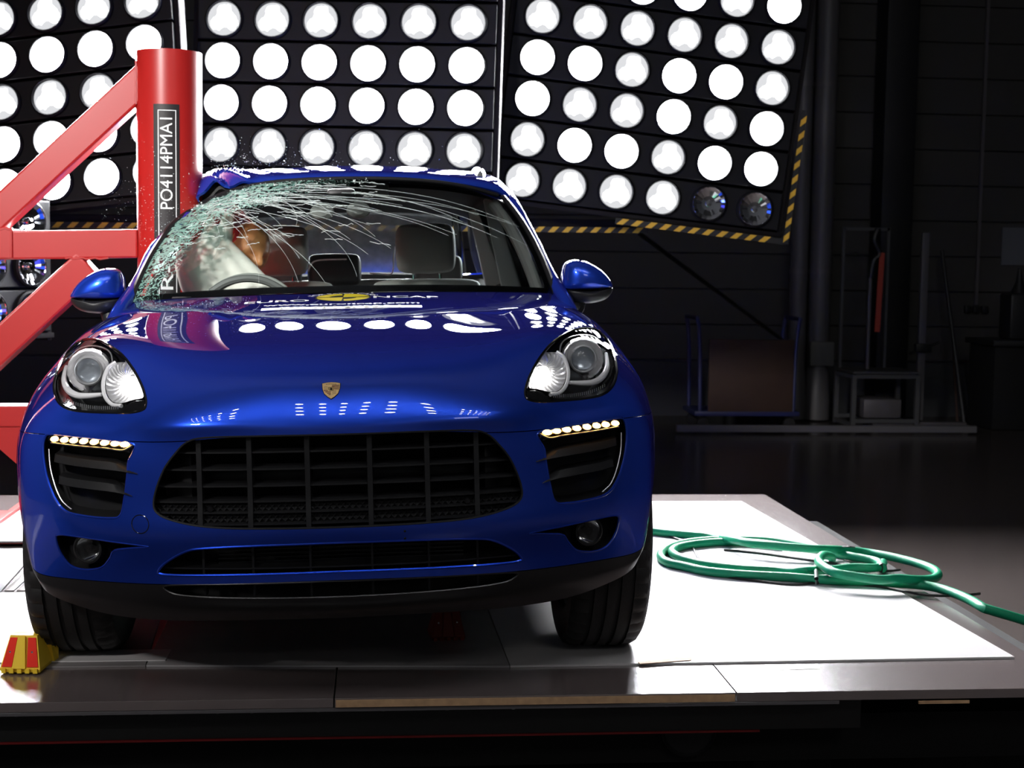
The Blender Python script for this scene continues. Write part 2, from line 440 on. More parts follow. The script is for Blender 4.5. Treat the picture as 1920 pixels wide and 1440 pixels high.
# ================================================================ CAR
car = empty('car', (0, 0, 0), label='blue crashed sport utility car with shattered windscreen standing on the white sheets', cat='car')
def bpart(o):
    o.parent = car; o.matrix_basis = ROLL; return o
YP = 1.55
_pc = atY(318, 300, YP); XP = float(_pc[0])
RP = 60.0/F_PX*float(np.dot(_pc-CAM, FWD))
def dent(P):
    P = np.array(P, float); x, y = P[..., 0], P[..., 1]
    lim = XP+RP+.012-2.6*(y-YP)**2
    d = lim-x; k = .03
    push = np.where(x < 0, np.logaddexp(0, d/k)*k, 0); push = np.where(d < -.15, 0, push)
    P[..., 0] = x+push; return P

R_ = [
 [(0.0,-0.62,0.2381),(0.2319,-0.6,0.2373),(0.4418,-0.555,0.2318),(0.6257,-0.49,0.2371),(0.7383,-0.46,0.2647),(0.8261,-0.43,0.2983),(0.865,-0.36,0.345),(0.93,0,0.33),(0.93,0.5,0.28)],
 [(0.0,-0.678,0.2868),(0.2321,-0.662,0.285),(0.4527,-0.605,0.2817),(0.6364,-0.525,0.2878),(0.7537,-0.48,0.3056),(0.8362,-0.44,0.3285),(0.872,-0.36,0.36),(0.935,0,0.36),(0.935,0.5,0.33)],
 [(0.0,-0.685,0.3554),(0.2321,-0.675,0.3534),(0.4528,-0.625,0.3467),(0.6417,-0.535,0.342),(0.7589,-0.485,0.3445),(0.8462,-0.43,0.3477),(0.885,-0.35,0.385),(0.94,0,0.4),(0.94,0.5,0.39)],
 [(0.0,-0.69,0.4186),(0.2322,-0.68,0.4166),(0.4528,-0.635,0.4098),(0.6419,-0.56,0.4065),(0.7641,-0.5,0.4152),(0.8563,-0.43,0.4242),(0.9,-0.34,0.445),(0.948,0,0.46),(0.945,0.5,0.46)],
 [(0.0,-0.715,0.4943),(0.2322,-0.705,0.4913),(0.453,-0.665,0.4842),(0.6421,-0.59,0.4814),(0.7693,-0.515,0.4921),(0.8664,-0.425,0.5048),(0.915,-0.32,0.515),(0.958,0,0.52),(0.95,0.5,0.53)],
 [(0.0,-0.702,0.5663),(0.2322,-0.692,0.5664),(0.453,-0.655,0.5623),(0.6421,-0.585,0.5629),(0.7693,-0.515,0.5741),(0.8664,-0.42,0.5854),(0.92,-0.31,0.6),(0.962,0.01,0.6),(0.955,0.5,0.6)],
 [(0.0,-0.7,0.6718),(0.2322,-0.69,0.6719),(0.4424,-0.653,0.6624),(0.6368,-0.58,0.6673),(0.7692,-0.5,0.6716),(0.8664,-0.41,0.6761),(0.922,-0.29,0.685),(0.958,0.02,0.69),(0.955,0.5,0.7)],
 [(0.0,-0.702,0.7478),(0.2216,-0.687,0.7521),(0.4319,-0.65,0.7362),(0.6263,-0.565,0.7373),(0.764,-0.485,0.7455),(0.8613,-0.39,0.7416),(0.918,-0.26,0.735),(0.953,0.02,0.74),(0.952,0.5,0.75)],
 [(0,-0.698,0.775),(0.222,-0.684,0.778),(0.445,-0.66,0.772),(0.628,-0.525,0.771),(0.752,-0.46,0.775),(0.8461,-0.36,0.787),(0.902,-0.22,0.795),(0.942,0.03,0.8),(0.945,0.5,0.8)],
 [(0,-0.678,0.815),(0.222,-0.664,0.818),(0.445,-0.635,0.808),(0.617,-0.5,0.8195),(0.732,-0.435,0.829),(0.8259,-0.3,0.8374),(0.876,-0.15,0.855),(0.915,0.07,0.86),(0.93,0.5,0.87)],
 [(0,-0.645,0.857),(0.222,-0.631,0.86),(0.435,-0.59,0.853),(0.585,-0.455,0.8797),(0.696,-0.375,0.894),(0.782,-0.24,0.905),(0.835,-0.06,0.917),(0.875,0.14,0.92),(0.9,0.5,0.93)],
 [(0,-0.6,0.889),(0.218,-0.586,0.892),(0.42,-0.5,0.907),(0.55,-0.37,0.951),(0.65,-0.27,0.97),(0.73,-0.11,0.98),(0.785,0.07,0.983),(0.825,0.24,0.982),(0.86,0.56,0.985)],
 [(0,-0.45,0.942),(0.218,-0.436,0.945),(0.4,-0.34,0.963),(0.525,-0.22,0.99),(0.62,-0.09,1.01),(0.692,0.06,1.02),(0.748,0.22,1.02),(0.79,0.38,1.015),(0.83,0.66,1.01)],
 [(0,-0.21,0.993),(0.218,-0.196,0.996),(0.385,-0.1,1.006),(0.5,0.02,1.023),(0.59,0.13,1.039),(0.66,0.26,1.044),(0.716,0.4,1.043),(0.765,0.54,1.037),(0.81,0.8,1.03)],
 [(0,0.07,1.04),(0.218,0.084,1.043),(0.375,0.15,1.046),(0.48,0.25,1.054),(0.565,0.34,1.062),(0.635,0.45,1.064),(0.692,0.57,1.061),(0.745,0.69,1.055),(0.8,0.92,1.048)],
 [(0.0,0.41,1.091),(0.215,0.425,1.092),(0.37,0.46,1.088),(0.47,0.51,1.085),(0.555,0.57,1.082),(0.63,0.64,1.078),(0.695,0.71,1.074),(0.75,0.79,1.069),(0.802,1.0,1.064)],
]
_zz = [.27,.35,.40,.46,.53,.60,.70,.74,.80,.86,.92,.98,1.01,1.035,1.045,1.064]
_xx = [.93,.935,.94,.945,.955,.96,.96,.957,.95,.932,.905,.875,.85,.832,.822,.805]
rows = []
for i, r in enumerate(R_):
    r = [np.array(p, float) for p in r]; z8 = r[8][2]; x8 = _xx[i]
    top = max(0, (z8-.75)/.31)
    r += [np.array((x8, 1.55, z8+.012*top)), np.array((x8, 2.2, z8+.022*top)), np.array((min(x8+.008, .965), 2.8, z8+.04*top)),
          np.array((x8*.94, 3.30-.10*top, z8+.06*top)), np.array((x8*.60, 3.68-.14*top, z8+.05*top)), np.array((0, 3.77-.15*top, z8+.05*top))]
    left = [np.array((-p[0], p[1], p[2])) for p in r[13:0:-1]]
    rows.append([r[14]]+left+r[:14])
CTRL = np.array(rows)                       # 16 x 28
NS = 8
DB = surf_fit(CTRL, NS, NS, closed_s=True)
DB = np.concatenate([DB, DB[:, :1]], 1)     # closed ring: columns (s+14)*NS
def sub(v0, v1, s0, s1, D=DB):
    def idx(a, b): return np.arange(int(round(a*NS)), int(round(b*NS))+1)
    return D[np.ix_(idx(v0, v1), idx(s0+14, s1+14))]
SB = Surf(DB)                               # whole body surface for casts
def hit(u, v, S=None):
    """pixel -> point on the body surface (body frame)"""
    a = Vector(w2b(CAM)); b = Vector(w2b(CAM+ray(u, v))); h = (S or SB).bvh.ray_cast(a, (b-a).normalized())
    return h[0]
def hitpoly(px, n=5, S=None, sm=True):
    P = [hit(u, v, S) for u, v in px]; P = [(p.x, p.z) for p in P if p]
    if sm: return [tuple(p) for p in catmull(P, n, True)]
    return P

# ---- openings (right half measured, mirrored)
KG = 1.0545
def ZF(z): return 1.207-(1.207-z)*KG
def sym(half, n=5):
    """half: points from top centre to bottom centre (x>=0)"""
    h = [(p[0]*KG, ZF(p[1])) for p in catmull(half, n)]
    return h+[(-x, z) for x, z in h[::-1][1:-1]]
grille = sym([(0, .772), (.2, .772), (.33, .770), (.375, .758), (.405, .73), (.435, .69), (.458, .635), (.464, .598), (.452, .578), (.42, .564), (.36, .551), (.28, .544), (.15, .541), (0, .540)])
slot1 = sym([(0, .500), (.2, .498), (.34, .492), (.39, .482), (.44, .452), (.462, .428), (.456, .419), (.41, .417), (.3, .419), (.15, .421), (0, .422)])
slot2 = sym([(0, .398), (.2, .397), (.36, .394), (.43, .390), (.452, .384), (.44, .372), (.41, .364), (.33, .360), (.2, .358), (0, .357)], 4)
intake = hitpoly([(1010, 811), (1060, 800), (1115, 791), (1158, 784), (1171, 789), (1176, 815), (1171, 860), (1158, 900), (1140, 925), (1110, 936), (1062, 944), (1040, 940), (1030, 905), (1024, 870), (1020, 842), (1012, 828)], 4)
fog = hitpoly([(992, 1000), (1050, 988), (1110, 975), (1153, 967), (1160, 975), (1154, 1000), (1138, 1024), (1112, 1034), (1082, 1032), (1064, 1015), (1055, 1003), (1020, 1001)], 4)
headl = hitpoly([(984, 745), (984, 730), (993, 703), (1013, 668), (1038, 640), (1070, 620), (1098, 614), (1122, 620), (1143, 642), (1155, 675), (1157, 702), (1148, 727), (1128, 742), (1095, 749), (1050, 753), (1012, 755), (992, 752)], 4)

def cyl_arch(cyc, r=.405):
    a = MB()
    for sx in (-1, 1):
        prof = []
        V = []; n = 56; x0, x1 = sx*.60, sx*1.1
        for x in (x0, x1):
            for k in range(n):
                t = 2*PI*k/n; V.append((x, cyc+r*math.cos(t), .365+r*math.sin(t)))
        a.add(V, [tuple(range(n)), tuple(range(n, 2*n))[::-1]]+[(k, n+k, n+(k+1) % n, (k+1) % n) for k in range(n)])
    return a
def prisms(polys, y0=-1.2, y1=-.1):
    m = MB()
    for p in polys: m.prism(p, y0, y1)
    return m

# lower lip (satin black)
lipD = sub(0, 2, -6.5, 6.5)
lip = bpart(cut_shell('front_lip', lipD, .012, [prisms([slot2]), cyl_arch(0)], LIPM, None))
# bumper
bumpD = sub(2.0, 7, -6.5, 6.5); bumpD = bumpD.copy(); bumpD[0] += (bumpD[1]-bumpD[0])*.35; bumpD[-1] -= (bumpD[-1]-bumpD[-2])*.35
bumper = bpart(cut_shell('front_bumper', bumpD, .014, [prisms([grille, slot1, intake, mirror(intake), fog, mirror(fog)]), cyl_arch(0)], PAINT, None))
# clamshell hood
hoodD = sub(7, 15, -6.5, 6.5)
hood = bpart(cut_shell('hood', hoodD, .014, [prisms([headl, mirror(headl)], -1.2, .3), cyl_arch(0)], PAINT, None))
# sides and tail
sideD = sub(0, 15, 6.5, 14)[:, 0:]; sideD = sideD.copy(); sideD[:, 0] += (sideD[:, 1]-sideD[:, 0])*.25
for nm, D in (('right', sideD), ('left', None)):
    if D is None:
        D = sub(0, 15, -14, -6.5).copy(); D[:, -1] += (D[:, -2]-D[:, -1])*.25; D = dent(D)
    o = bpart(cut_shell('side_panel', D, .014, [cyl_arch(0), cyl_arch(2.807)], PAINT, None))

# rims of the openings (rolled edges)
for poly, nm, m_, r in ((grille, 'grille_surround', BLKPL, .0035), (slot1, 'intake_rim', PAINT, .004), (slot2, 'slot_rim', LIPM, .003)):
    bpart(outline_tube(poly, SB, r, nm, m_, None, off=.002))
for f in (intake, mirror(intake)): bpart(outline_tube(f, SB, .004, 'intake_rim', PAINT, None, off=.003))
for f in (fog, mirror(fog)): bpart(outline_tube(f, SB, .003, 'fog_lamp_rim', PAINT, None, off=.002))

# ---- grille
g = bpart(MB().box((0, -.50, .62), (1.10, .02, .30)).build('grille', DARK, None, False))
def xlimits(poly, z):
    xs = [x for x in np.linspace(-.6, .6, 481) if inside(poly, x, z)]
    return (min(xs), max(xs)) if xs else None
def zlimits(poly, x):
    zs = [z for z in np.linspace(.3, .85, 441) if inside(poly, x, z)]
    return (min(zs), max(zs)) if zs else None
REC = .022
for x in (-.367, -.234, -.082, .082, .234, .367):
    z0, z1 = zlimits(grille, x); mb = MB(); zs = np.linspace(z0-.008, z1+.006, 12)
    V = []; Fc = []
    for z in zs:
        y = SB.Y(x, z)+REC-.006
        wf = .0065; wb = .011
        V += [(x-wf, y, z), (x+wf, y, z), (x+wb, y+.07, z), (x-wb, y+.07, z)]
    for i in range(len(zs)-1):
        for k in range(4): Fc.append((i*4+k, i*4+(k+1) % 4, (i+1)*4+(k+1) % 4, (i+1)*4+k))
    Fc += [(0, 1, 2, 3), tuple(4*(len(zs)-1)+k for k in (3, 2, 1, 0))]
    mb.add(V, Fc); mb.build('vertical_bar', BLKPL, g)
def slat(z, poly, name, parent, th=.006, depth=.055, rec=REC, m_=BLKPL, tilt=.006):
    l = xlimits(poly, z)
    xs = np.linspace(l[0]-.008, l[1]+.008, 41); V = []; Fc = []
    for x in xs:
        zc = z
        y = SB.Y(x, zc)+rec
        V += [(x, y, zc-th/2), (x, y, zc+th/2), (x, y+depth, zc+th/2+tilt), (x, y+depth, zc-th/2+tilt)]
    for i in range(len(xs)-1):
        for k in range(4): Fc.append((i*4+k, i*4+(k+1) % 4, (i+1)*4+(k+1) % 4, (i+1)*4+k))
    Fc += [(0, 1, 2, 3), tuple(4*(len(xs)-1)+k for k in (3, 2, 1, 0))]
    return MB().add(V, Fc).build(name, m_, parent)
for z in map(ZF, (.729, .686, .644, .605, .578, .549)):
    slat(z, grille, 'slat', g, th=.0045)
# diamond mesh band
mb = MB(); dz = .0095; dx = .0085
for r in range(6):
    z = ZF(.551)+r*dz+.002
    if z > ZF(.603): break
    l = xlimits(grille, z)
    n = int((l[1]-l[0])/(2*dx))+2
    for k in range(-n//2-1, n//2+2):
        x = (2*k+(r % 2))*dx
        if not (l[0]-.01 < x < l[1]+.01): continue
        y = SB.Y(x, z)+REC+.010
        mb.add([(x-dx, y, z), (x, y, z+dz*.95), (x+dx, y, z), (x, y, z-dz*.95), (x, y+.006, z)], [(0, 4, 1), (1, 4, 2), (2, 4, 3), (3, 4, 0)])
o = mb.build('diamond_mesh', BLKPL, g, False); o['kind'] = 'stuff'
for sx in (-1, 1):
    x = sx*.340; z = ZF(.588); y = SB.Y(x, z)+REC
    MB().lathe([(.0, -.004), (.007, -.004), (.009, 0), (.009, .012)], (x, y, z), 'Y', 20).build('parking_sensor', BLKGL, g)
# dark shapes behind the slats: crash beam and radiator
MB().box((0, -.55, .625), (.84, .05, .045), bev=.01).build('crash_beam', BLKPL, g)
for sx in (-1, 1): MB().box((sx*.42, -.56, .63), (.09, .05, .13), Matrix.Rotation(sx*.5, 3, 'Z'), bev=.01).build('air_duct', BLKPL, g)

# ---- lower intakes
li = bpart(MB().box((0, -.50, .37), (1.10, .02, .24)).build('lower_intake', DARK, None, False))
for z in (ZF(.432),): slat(z, slot1, 'slat', li, .004, .05)
for x in (-.367, -.234, -.082, .082, .234, .367):
    for poly in (slot1, slot2):
        zl = zlimits(poly, x)
        if zl:
            zc = (zl[0]+zl[1])/2; y = SB.Y(x, zc)+.03
            MB().box((x, y+.03, zc), (.006, .06, zl[1]-zl[0]+.012)).build('divider', BLKPL, li)
for k in range(5):
    z = ZF(.44)+k*.011
    MB().box((0, -.60, z), (.66, .01, .004)).build('radiator_fin', BLKPL, li)
# undertray
bpart(MB().box((0, 1.45, .29), (1.20, 3.7, .10), bev=.02).build('undertray', DARK, None))
bpart(MB().box((0, -.30, .31), (1.0, .4, .07), bev=.02).build('front_undertray', DARK, None))

# ---- side intakes with louvres and the amber strip
def insert_panel(poly, d, name, m_, parent=None, shrink=.93):
    P = np.array(poly); c = P.mean(0); V = []; n = len(P)
    for sc_, dy in ((1.01, .006), (.99, d*.5), (shrink, d)):
        for x, z in (P-c)*sc_+c:
            y = SB.Y(x, z); y = -.6 if y is None else y; V.append((x, y+dy, z))
    yc = SB.Y(*c)+d; V.append((c[0], yc, c[1]))
    Fc = [(r*n+k, r*n+(k+1) % n, (r+1)*n+(k+1) % n, (r+1)*n+k) for r in range(2) for k in range(n)]
    Fc += [(2*n+k, 2*n+(k+1) % n, 3*n) for k in range(n)]
    return MB().add(V, Fc).build(name, m_, parent, True, 40)
def P3(u, v, d=0.0, sx=1):
    p = hit(u, v); return Vector((p.x*sx, p.y+d, p.z))
for sx in (1, -1):
    poly = intake if sx > 0 else mirror(intake)
    hs = bpart(insert_panel(poly, .085, 'side_intake', BLKPL))
    # louvres: tapered blades with a pointed inner end
    for pts in ([(1005, 866), (1040, 858), (1090, 850), (1135, 842), (1158, 836)], [(1017, 906), (1045, 897), (1090, 889), (1130, 882), (1152, 876)]):
        Q = catmull([P3(u, v, d, sx) for (u, v), d in zip(pts, (-.005, -.004, .001, .010, .014))], 5); m = len(Q); V = []; Fc = []
        for i, q in enumerate(Q):
            t = i/(m-1); h = .003+.017*min(1, t*3.2); dpt = .012+.05*min(1, t*3)
            V += [(q[0], q[1], q[2]), (q[0], q[1]+.012, q[2]+h), (q[0], q[1]+dpt+.012, q[2]+h*1.1), (q[0], q[1]+.02, q[2]-h*.25)]
        for i in range(m-1):
            for k in range(4): Fc.append((i*4+k, i*4+(k+1) % 4, (i+1)*4+(k+1) % 4, (i+1)*4+k))
        Fc += [(0, 1, 2, 3), tuple(4*(m-1)+k for k in (3, 2, 1, 0))]
        MB().add(V, Fc).build('louvre', BLKPL, hs, True, 60)
    # vertical trim line on the outer edge
    Q = catmull([P3(u, v, .012, sx) for u, v in [(1166, 812), (1165, 845), (1157, 882), (1146, 908), (1130, 924)]], 6)
    MB().tube(Q, .0022, 6).build('edge_trim', SATIN, hs)
    # turn signal: housing, clear cover, eight lit segments
    th = MB(); Q = catmull([P3(u, v, .004, sx) for u, v in [(1012, 822), (1040, 815), (1080, 808), (1120, 801), (1163, 794)]], 6)
    th.tube([q+np.array((0, .012, 0)) for q in Q], [.004]+[.012]*(len(Q)-2)+[.010], 10)
    lamp = bpart(th.build('turn_signal', BLKGL, None))
    A, B_ = np.array(P3(1030, 809.5, -.004, sx)), np.array(P3(1155, 792.5, -.004, sx))
    base = [(1024 , 810.5), (1042, 808.3), (1061, 805.8), (1080, 803.2), (1099, 800.8), (1117, 798.4), (1134, 796.3), (1152, 793.8)]
    for i, (u, v) in enumerate(base):
        p = P3(u+2, v, .001, sx); a = MB(); n = 12
        L_ = .0136 if i else .015
        a.lathe([(0, -.004), (L_*.5, -.0035), (L_*.85, -.001), (L_, .004), (L_, .008)], (0, 0, 0), 'Y', 14)
        V = [(p.x+x, p.y+y+abs(x)*0, p.z+z*.56+(-.1*x*sx)) for x, y, z in a.v]
        # follow the bend of the bumper
        V = [(x, SB.Y(x, z, p.y)+(y-p.y)-.001, z) for x, y, z in V]
        MB().add(V, a.f).build('led_segment', AMBER, lamp)
    Q = catmull([P3(u, v, -.001, sx) for u, v in [(1010, 812), (1030, 821), (1060, 816), (1110, 809), (1160, 800)]], 5)
    MB().tube(Q, .0025, 6).build('lamp_trim', SATIN, lamp)

# ---- fog lamps
for sx in (1, -1):
    poly = fog if sx > 0 else mirror(fog)
    hs = bpart(insert_panel(poly, .055, 'fog_lamp', BLKPL, shrink=.85))
    c = P3(1106, 998, 0, sx); R0 = .0335
    n = Vector((sx*.28, -1, 0)).normalized(); q = n.to_track_quat('-Y', 'Z').to_matrix()
    def fl(prof, name, m_, nseg=28, off=0.0, rf=None, caps=True):
        a = MB().lathe(prof, (0, 0, 0), 'Y', nseg, rf, caps)
        return MB().add([c+q @ Vector(v)+Vector((0, .016+off, 0)) for v in a.v], a.f).build(name, m_, hs)
    fl([(R0+.010, .03), (R0+.008, -.002), (R0+.003, -.004), (R0, .004), (R0, .03)], 'bezel', BLKPL, caps=False)
    fl([(R0, .004), (R0*.85, .018), (R0*.5, .030), (.008, .034), (0, .034)], 'reflector', CHROME, rf=lambda i, k, q: q*(1+.05*(k % 2)*(0 < i < 4)), caps=False)
    fl([(0, .005), (.0095, .006), (.011, .012), (.011, .034)], 'bulb_cap', BLKGL)
    fl([(0, -.006), (R0*.6, -.003), (R0, .003)], 'lens', CLEAR)

# ---- headlamps
for sx in (1, -1):
    poly = headl if sx > 0 else mirror(headl)
    hs = bpart(insert_panel(poly, .10, 'headlamp', BLKGL, shrink=.88))
    P = np.array(poly); cP = P.mean(0)
    # clear cover follows the hood surface
    V = []; n = len(P); rings = [1.0, .85, .66, .45, .22]
    for sc_ in rings:
        for x, z in (P-cP)*(sc_*.993)+cP: V.append((x, SB.Y(x, z)+.001, z))
    V.append((cP[0], SB.Y(*cP)+.001, cP[1]))
    Fc = [(r*n+k, r*n+(k+1) % n, (r+1)*n+(k+1) % n, (r+1)*n+k) for r in range(len(rings)-1) for k in range(n)]+[((len(rings)-1)*n+k, (len(rings)-1)*n+(k+1) % n, len(V)-1) for k in range(n)]
    MB().add(V, Fc).build('lens_cover', CLEAR, hs, True, None)
    # black gasket
    pts = [(x, SB.Y(x, z)+.003, z) for x, z in (P-cP)*.985+cP]
    MB().tube(pts, .0045, 8, closed=True).build('gasket', BLKGL, hs)
    c = P3(1097, 675, .045, sx)
    def hl(prof, name, m_, cc=c, nseg=40, rf=None):
        return MB().lathe(prof, cc, 'Y', nseg, rf).build(name, m_, hs)
    hl([(.062, .02), (.060, -.002), (.056, -.004), (.052, .006), (.045, .022)], 'outer_ring', HCHROME, rf=lambda i, k, r: r*(1+.018*(k % 2)))
    hl([(.043, .02), (.042, -.010), (.038, -.014), (.035, -.010), (.034, .01)], 'projector_ring', HCHROME)
    hl([(0, -.016), (.012, -.0145), (.024, -.009), (.033, .001), (.034, .008), (0, .008)], 'projector_lens', LENSG)
    hl([(0, .03), (.034, .028), (.052, .024), (.06, .022)], 'projector_back', SATIN)
    # chrome frame around the projector
    Q = catmull([P3(u, v, .035, sx) for u, v in [(1052, 664), (1056, 645), (1070, 634), (1095, 629), (1120, 634), (1136, 650)]], 6)
    MB().tube(Q, .0022, 6).build('upper_frame', HCHROME, hs)
    Q = catmull([P3(u, v, .028, sx) for u, v in [(1139, 665), (1141, 690), (1132, 708), (1116, 718), (1095, 720), (1071, 719)]], 6)
    m = len(Q); MB().tube(Q, [.003+.0065*math.sin(PI*min(1, .15+.75*i/m)) for i in range(m)], 10).build('light_guide', LGUIDE, hs)
    # inner faceted reflector
    rp = [(1014, 664), (1030, 662), (1047, 663), (1058, 674), (1064, 695), (1062, 717), (1052, 733), (1035, 737), (1012, 732), (995, 729), (996, 716), (1003, 690)]
    rq = catmull([P3(u, v, .035, sx) for u, v in rp], 4, True); cc = np.array(P3(1027, 697, .075, sx)); V = []; n = len(rq)
    for k_, f in enumerate((1, .86, .70, .52, .32, .14)):
        for j, p in enumerate(rq):
            b = cc+(p-cc)*f; b[1] = p[1]*(f**2)+cc[1]*(1-f**2)+(.0035 if (j+k_) % 2 else 0); V.append(b)
    V.append(cc); Fc = [(r*n+k, r*n+(k+1) % n, (r+1)*n+(k+1) % n, (r+1)*n+k) for r in range(5) for k in range(n)]+[(5*n+k, 5*n+(k+1) % n, 6*n) for k in range(n)]
    MB().add(V, Fc).build('inner_reflector', HCHROME, hs, False)
    MB().lathe([(0, -.012), (.006, -.010), (.009, 0), (.010, .02)], tuple(cc+np.array((0, -.02, 0))), 'Y', 16).build('bulb', mat('lit_bulb', (1, 1, 1), .3, emis=(1, .97, .92), es=7), hs)
    Q = catmull([P3(u, v, .03, sx) for u, v in [(1046, 661), (1060, 672), (1068, 697), (1065, 722), (1052, 738), (1034, 742)]], 6)
    MB().tube(Q, .0055, 10).build('reflector_frame', LGUIDE, hs)
    tk = MB()
    for i in range(26):
        t = i/25; u = 1040+t*96; v = 744-2*t-18*t**3
        tk.box(P3(u, v, .022, sx), (.0018, .004, .009))
    tk.build('ribbed_trim', SATIN, hs, False)
    cq = [P3(u, v, .006, sx) for u, v in [(987, 733), (1005, 733), (1018, 737), (1027, 745), (1033, 753), (1010, 754), (993, 751), (986, 744)]]
    V = [*cq, *[p+Vector((0, .02, 0)) for p in cq]]; n = len(cq)
    MB().add(V, [tuple(range(n)), tuple(range(n, 2*n))[::-1]]+[(k, (k+1) % n, n+(k+1) % n, n+k) for k in range(n)]).build('corner_cover', BLKGL, hs, False)

# ---- badge: enamel crest
bc = hit(621, 732); bn, _ = SB.nrm(bc)
zz = Vector((0, 0, 1)); up_ = (zz-bn*zz.dot(bn)).normalized(); rt_ = up_.cross(bn).normalized()
if rt_.x < 0: rt_ = -rt_
def onbadge(x, z, h=0.0): return bc+rt_*x+up_*z+bn*h
sh = [(-.0235, .021), (-.012, .0235), (0, .0245), (.012, .0235), (.0235, .021), (.0225, .004), (.018, -.012), (.009, -.022), (0, -.0285), (-.009, -.022), (-.018, -.012), (-.0225, .004)]
def plate(pts, h0, h1):
    n = len(pts); V = [onbadge(x, z, h0) for x, z in pts]+[onbadge(x, z, h1) for x, z in pts]
    return V, [tuple(range(n))[::-1], tuple(range(n, 2*n))]+[(k, (k+1) % n, n+(k+1) % n, n+k) for k in range(n)]
bd = bpart(MB().add(*plate([(x*1.06, z*1.06) for x, z in sh], -.001, .002)).build('crest_badge', BLKGL, None, False))
MB().add(*plate(sh, .002, .0032)).build('gold_field', GOLD, bd, False)
st = MB()
for z0 in (.0135, .0095, .0050, .0008): st.add(*plate([(.002 if z0 > .007 else .0085, z0), (.0215, z0), (.0215, z0+.002), (.002 if z0 > .007 else .0085, z0+.002)], .0032, .0036))
for i, z0 in enumerate((-.004, -.0085, -.013, -.0175)):
    xo = -.019+i*.004; st.add(*plate([(xo, z0), (-.001 if i else -.0085, z0), (-.001 if i else -.0085, z0+.0022), (xo, z0+.0022)], .0032, .0036))
st.build('dark_bars', MAROON, bd, False)
st = MB()
for bx, bz in ((-.0195, .008), (-.0195, .0035), (-.0195, -.001), (.003, -.006), (.003, -.0105), (.003, -.015)):
    st.tube([onbadge(bx, bz, .0034), onbadge(bx+.004, bz+.0022, .0034), onbadge(bx+.010, bz+.0018, .0034)], .0005, 4)
st.build('antler_marks', MAROON, bd)
MB().add(*plate([(-.0085, .0085), (.0085, .0085), (.0085, .002), (.0065, -.0025), (0, -.0055), (-.0065, -.0025), (-.0085, .002)], .0034, .0045)).build('centre_shield', mat('bronze', (.40, .27, .12), .35, .7), bd, False)
MB().add(*plate([(-.004, -.002), (-.001, .001), (-.003, .004), (0, .006), (.003, .002), (.002, -.001), (.005, -.003), (0, -.002)], .0045, .005)).build('horse_mark', BLKGL, bd, False)
V, Fc = text_mesh('PORSCHE', .0052)
MB().add([onbadge(v[0]*1.25, v[1]+.0185-.9*v[0]**2*12, .0036) for v in V], Fc).build('crest_lettering', MAROON, bd, False)

# ---- stickers on the hood
Shood = Surf(hoodD)
def on_hood(x, y, h=.0008):
    z, n = Shood.Z(x, y)
    if z is None: return Vector((x, y, 1.09))
    return Vector((x, y, z+h))
def densify(V, Fc):
    return V, Fc
xc_d = .0; y_d = .285
def decal(V, Fc, m_, name, par, h=.0008):
    bm = bmesh.new(); vs = [bm.verts.new(Vector((v[0], v[1], 0))) for v in V]
    for f in Fc:
        try: bm.faces.new([vs[i] for i in f])
        except ValueError: pass
    bmesh.ops.triangulate(bm, faces=bm.faces[:])
    for _ in range(3):
        le = [e for e in bm.edges if e.calc_length() > .016]
        if not le: break
        bmesh.ops.subdivide_edges(bm, edges=le, cuts=1); bmesh.ops.triangulate(bm, faces=bm.faces[:])
    for vv in bm.verts: vv.co = on_hood(vv.co.x, vv.co.y, h)
    me = bpy.data.meshes.new(name); bm.to_mesh(me); bm.free(); me.materials.append(m_)
    o = bpy.data.objects.new(name, me); link(o, par); return o
st_root = None
def tdec(s, size, cx_, cy_, sx_=1.0, sy_=1.0, m_=WHITE, name='lettering', arc=None, h=.0022):
    V, Fc = text_mesh(s, size, bold=.018)
    V = V*np.array((sx_, sy_, 1))
    if arc:
        r = arc; a = V[:, 0]/r; rr = r+V[:, 1]
        V = np.stack([rr*np.sin(a), rr*np.cos(a)*.8, V[:, 2]], 1)
    V = V+np.array((cx_, cy_, 0))
    return decal(V, Fc, m_, name, st_root, h)
cxd = 0.0
n = 40; rx, ry = .087, .066; yc = .335
st_root = decal([(cxd+(rx+.006)*math.cos(2*PI*k/n), yc+(ry+.007)*math.sin(2*PI*k/n), 0) for k in range(n)]+[(cxd, yc, 0)], [(k, (k+1) % n, n) for k in range(n)], BLKT, 'hood_sticker', None, .0006)
bpart(st_root)
def wedge(a0, a1, r0, r1, m_, nm, h):
    V = []; q = 12
    for i in range(q+1):
        a = a0+(a1-a0)*i/q; V += [(cxd+rx*r0*math.cos(a), yc+ry*r0*math.sin(a), 0), (cxd+rx*r1*math.cos(a), yc+ry*r1*math.sin(a), 0)]
    decal(V, [(2*i, 2*i+1, 2*i+3, 2*i+2) for i in range(q)], m_, nm, st_root, h)
g_ = .05
wedge(PI/2+g_, PI-.12, .52, 1, YELP, 'yellow_quadrant', .0012); wedge(PI+.12, 1.5*PI-g_, .02, 1, YELP, 'yellow_quadrant', .0012)
wedge(PI-.02, PI+.02, .6, 1, YELP, 'yellow_quadrant', .0011); wedge(.12, PI/2-g_, .02, 1, YELP, 'yellow_quadrant', .0012)
wedge(-PI/2+g_, -.12, .52, 1, YELP, 'yellow_quadrant', .0012)
tdec('EURO', .082, cxd-.215, yc-.055, 1.0, .62)
tdec('NCAP', .082, cxd+.205, yc-.012, 1.0, .62)
tdec('FOR SAFER CARS', .034, cxd, yc-.03, 1, 1, arc=.125)
tdec('www.euroncap.com', .055, cxd, yc-.128, 1.12, .60)
V = []; q = 20
